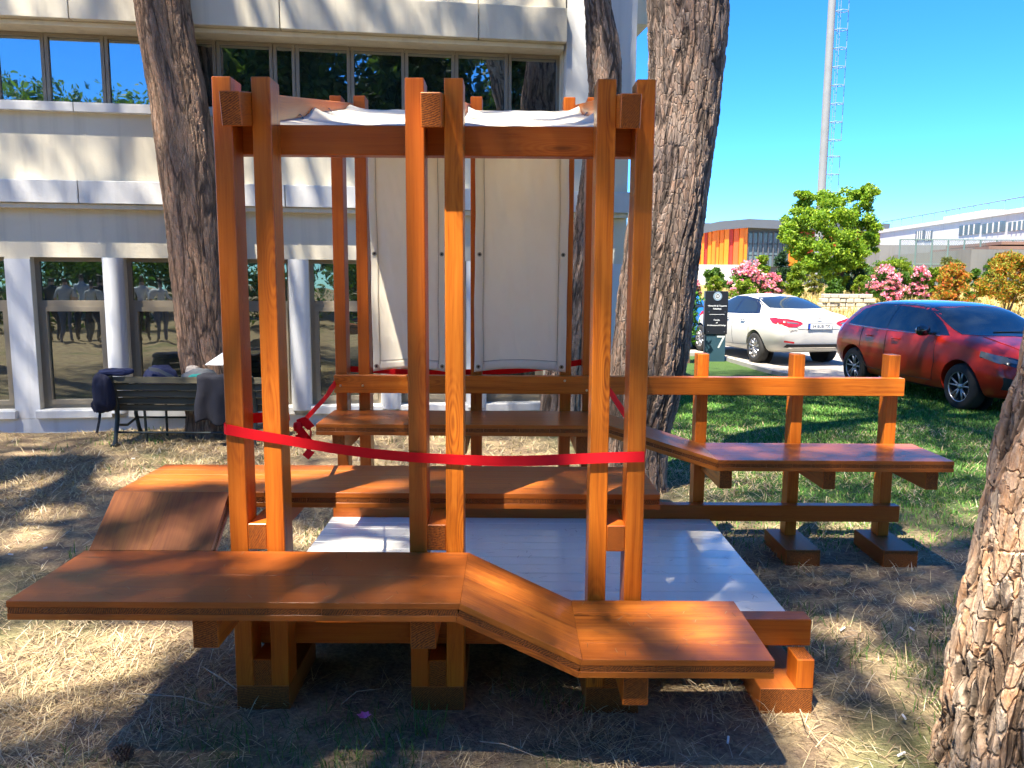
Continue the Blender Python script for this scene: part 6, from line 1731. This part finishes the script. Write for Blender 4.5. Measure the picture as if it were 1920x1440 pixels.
# fallen twigs, litter, a blossom and a pine cone
TWIG = plain('dry_twig', (0.36, 0.29, 0.19), .9, .3, 20)
rs = random.Random(8)
tw = [(380, 1250, 480, 1320), (240, 1300, 420, 1330), (1500, 1330, 1540, 1400), (60, 1105, 200, 1070), (640, 1320, 720, 1290), (1230, 1240, 1330, 1300), (1700, 1270, 1760, 1300), (900, 1390, 1010, 1420), (300, 1180, 330, 1145), (1560, 1215, 1610, 1190)]
for k, (a, b, c, d) in enumerate(tw):
    p, q = on_z(a, b, .012), on_z(c, d, .02); mid = p.lerp(q, .5) + Vector((rs.uniform(-.03, .03), 0, .02))
    m = MB(); m.tube([tuple(p), tuple(mid), tuple(q)], [.0028, .0025, .001], 5)
    o = m.build('twig', TWIG); tag(o, ('dry twig slanting on the shaded grass left of the front footings', 'long dry twig on the ground below the high front bench', 'short dry twig at the lower right beyond the low bench', 'dry twig on the sunlit grass at the far left edge', 'dry twig beside the middle front footing', 'dry twig under the low front bench by its bracket',
    'dry twig near the foot of the right foreground trunk', 'dry twig at the bottom edge below the middle of the pavilion', 'tiny dry twig under the left bracket of the front bench', 'dry twig on bare soil right of the deck corner')[k], 'twig', 'fallen twigs')
LIT = plain('litter_white', (0.72, 0.70, 0.66), .7)
spots_ = [(1695, 1345), (1690, 1415), (75, 1105), (20, 1040), (1365, 1388), (85, 1028), (1580, 1180), (440, 905), (500, 940), (90, 1160), (1710, 1180), (250, 860)]
for k, (a, b) in enumerate(spots_):
    p = on_z(a, b, .012); an = rs.uniform(0, 3.1); L = rs.uniform(.02, .05)
    m = MB(); m.tube([(p.x - L / 2 * math.cos(an), p.y - L / 2 * math.sin(an), .016), (p.x + L / 2 * math.cos(an), p.y + L / 2 * math.sin(an), .013)], .0045, 7)
    tag(m.build('cigarette_stub', LIT), ('white cigarette stub nearest the right foreground trunk', 'white stub at the bottom right corner of the ground', 'white scrap left of the high front bench corner', 'white scrap at the far left edge beside the bench ramp', 'white scrap below the low end of the front bench', 'white scrap just above the left end of the front bench',
    'white scrap on bare soil right of the deck', 'white scrap behind the left front posts', 'white scrap behind the sloping bench panel', 'white scrap in the sunlit straw under the left bench end', 'white scrap between the deck corner and the right trunk', 'white scrap on the ground in front of the park bench')[k], 'litter', 'scraps of litter')
PINK = plain('pink_petal', (0.72, 0.16, 0.42), .6)
p = on_z(683, 1352, .02); m = MB()
for k in range(6):
    a = k * 1.05; t = Vector((math.cos(a), math.sin(a), .7)).normalized(); s = Vector((-math.sin(a), math.cos(a), 0))
    b0 = p + Vector((0, 0, .012)); m.add([b0, b0 + t * .018 + s * .011, b0 + t * .034 + Vector((0, 0, -.004)), b0 + t * .018 - s * .011], [(0, 1, 2, 3)])
o = m.build('fallen_blossom', PINK); md = o.modifiers.new('s', 'SOLIDIFY'); md.thickness = .0015; tag(o, 'pink fallen blossom on the grass in front of the pavilion', 'blossom')
CONE = plain('pine_cone_brown', (0.11, 0.065, 0.04), .85, .3, 30)
p = on_z(228, 1412, .03); m = MB()
for j in range(9):
    z = -.03 + .0075 * j; r = .034 * math.sin(math.pi * (j + 1.2) / 10.5)
    for k in range(9):
        a = 2 * math.pi * (k + .5 * (j % 2)) / 9; c = Vector((p.x + z, p.y + r * .6 * math.cos(a), .032 + r * .6 * math.sin(a)))
        t = Vector((.4, math.cos(a), math.sin(a))).normalized(); s = t.cross(Vector((1, 0, 0))).normalized()
        m.add([c - s * .006, c + s * .006, c + t * .016 + s * .004, c + t * .016 - s * .004, c + t * .010 + Vector((-.006, 0, 0))], [(0, 1, 2, 3), (0, 3, 4), (1, 4, 2), (2, 4, 3)])
tag(m.build('pine_cone', CONE), 'brown pine cone on the ground at the lower left', 'pine cone')

# pine needles blown onto the deck and the benches
def needles(n, x0, x1, y0, y1, z, sd):
    r = np.random.default_rng(sd); x = r.uniform(x0, x1, n) * U; y = r.uniform(y0, y1, n) * U; an = r.random(n) * np.pi; L = r.uniform(.02, .05, n)
    d = np.stack([np.cos(an), np.sin(an), 0 * an], 1) * (L / 2)[:, None]; w = np.stack([-np.sin(an), np.cos(an), 0 * an], 1) * .0009
    p = np.stack([x, y, np.full(n, z * U + .0012)], 1)
    return np.stack([p - d - w, p + d - w, p + d + w, p - d + w], 1).reshape(-1, 3)
NV = np.concatenate([needles(170, 0, 33.4, 4, 26.4, 3.2, 1), needles(60, -7.5, 13, -7, -.4, 9.435, 2), needles(40, 19.5, 28, -7, -.4, 6.675, 3), needles(60, -8, 24, MY0 + .3, MY1 - .3, MZ, 4), needles(50, 33, 51.5, 21, 27.5, 9.995, 5)])
NQ = np.arange(len(NV)).reshape(-1, 4); rr_ = np.random.default_rng(6)
NC = np.repeat(np.array([(0.26, 0.17, 0.09), (0.40, 0.30, 0.17), (0.16, 0.10, 0.06)])[rr_.integers(0, 3, len(NQ))], 4, 0)
tag(obj('fallen_needles', fast_mesh('fallen_needles', NV, NQ, GRASS_M, NC)), 'brown pine needles scattered on the deck and bench tops', 'needles', kind='stuff')
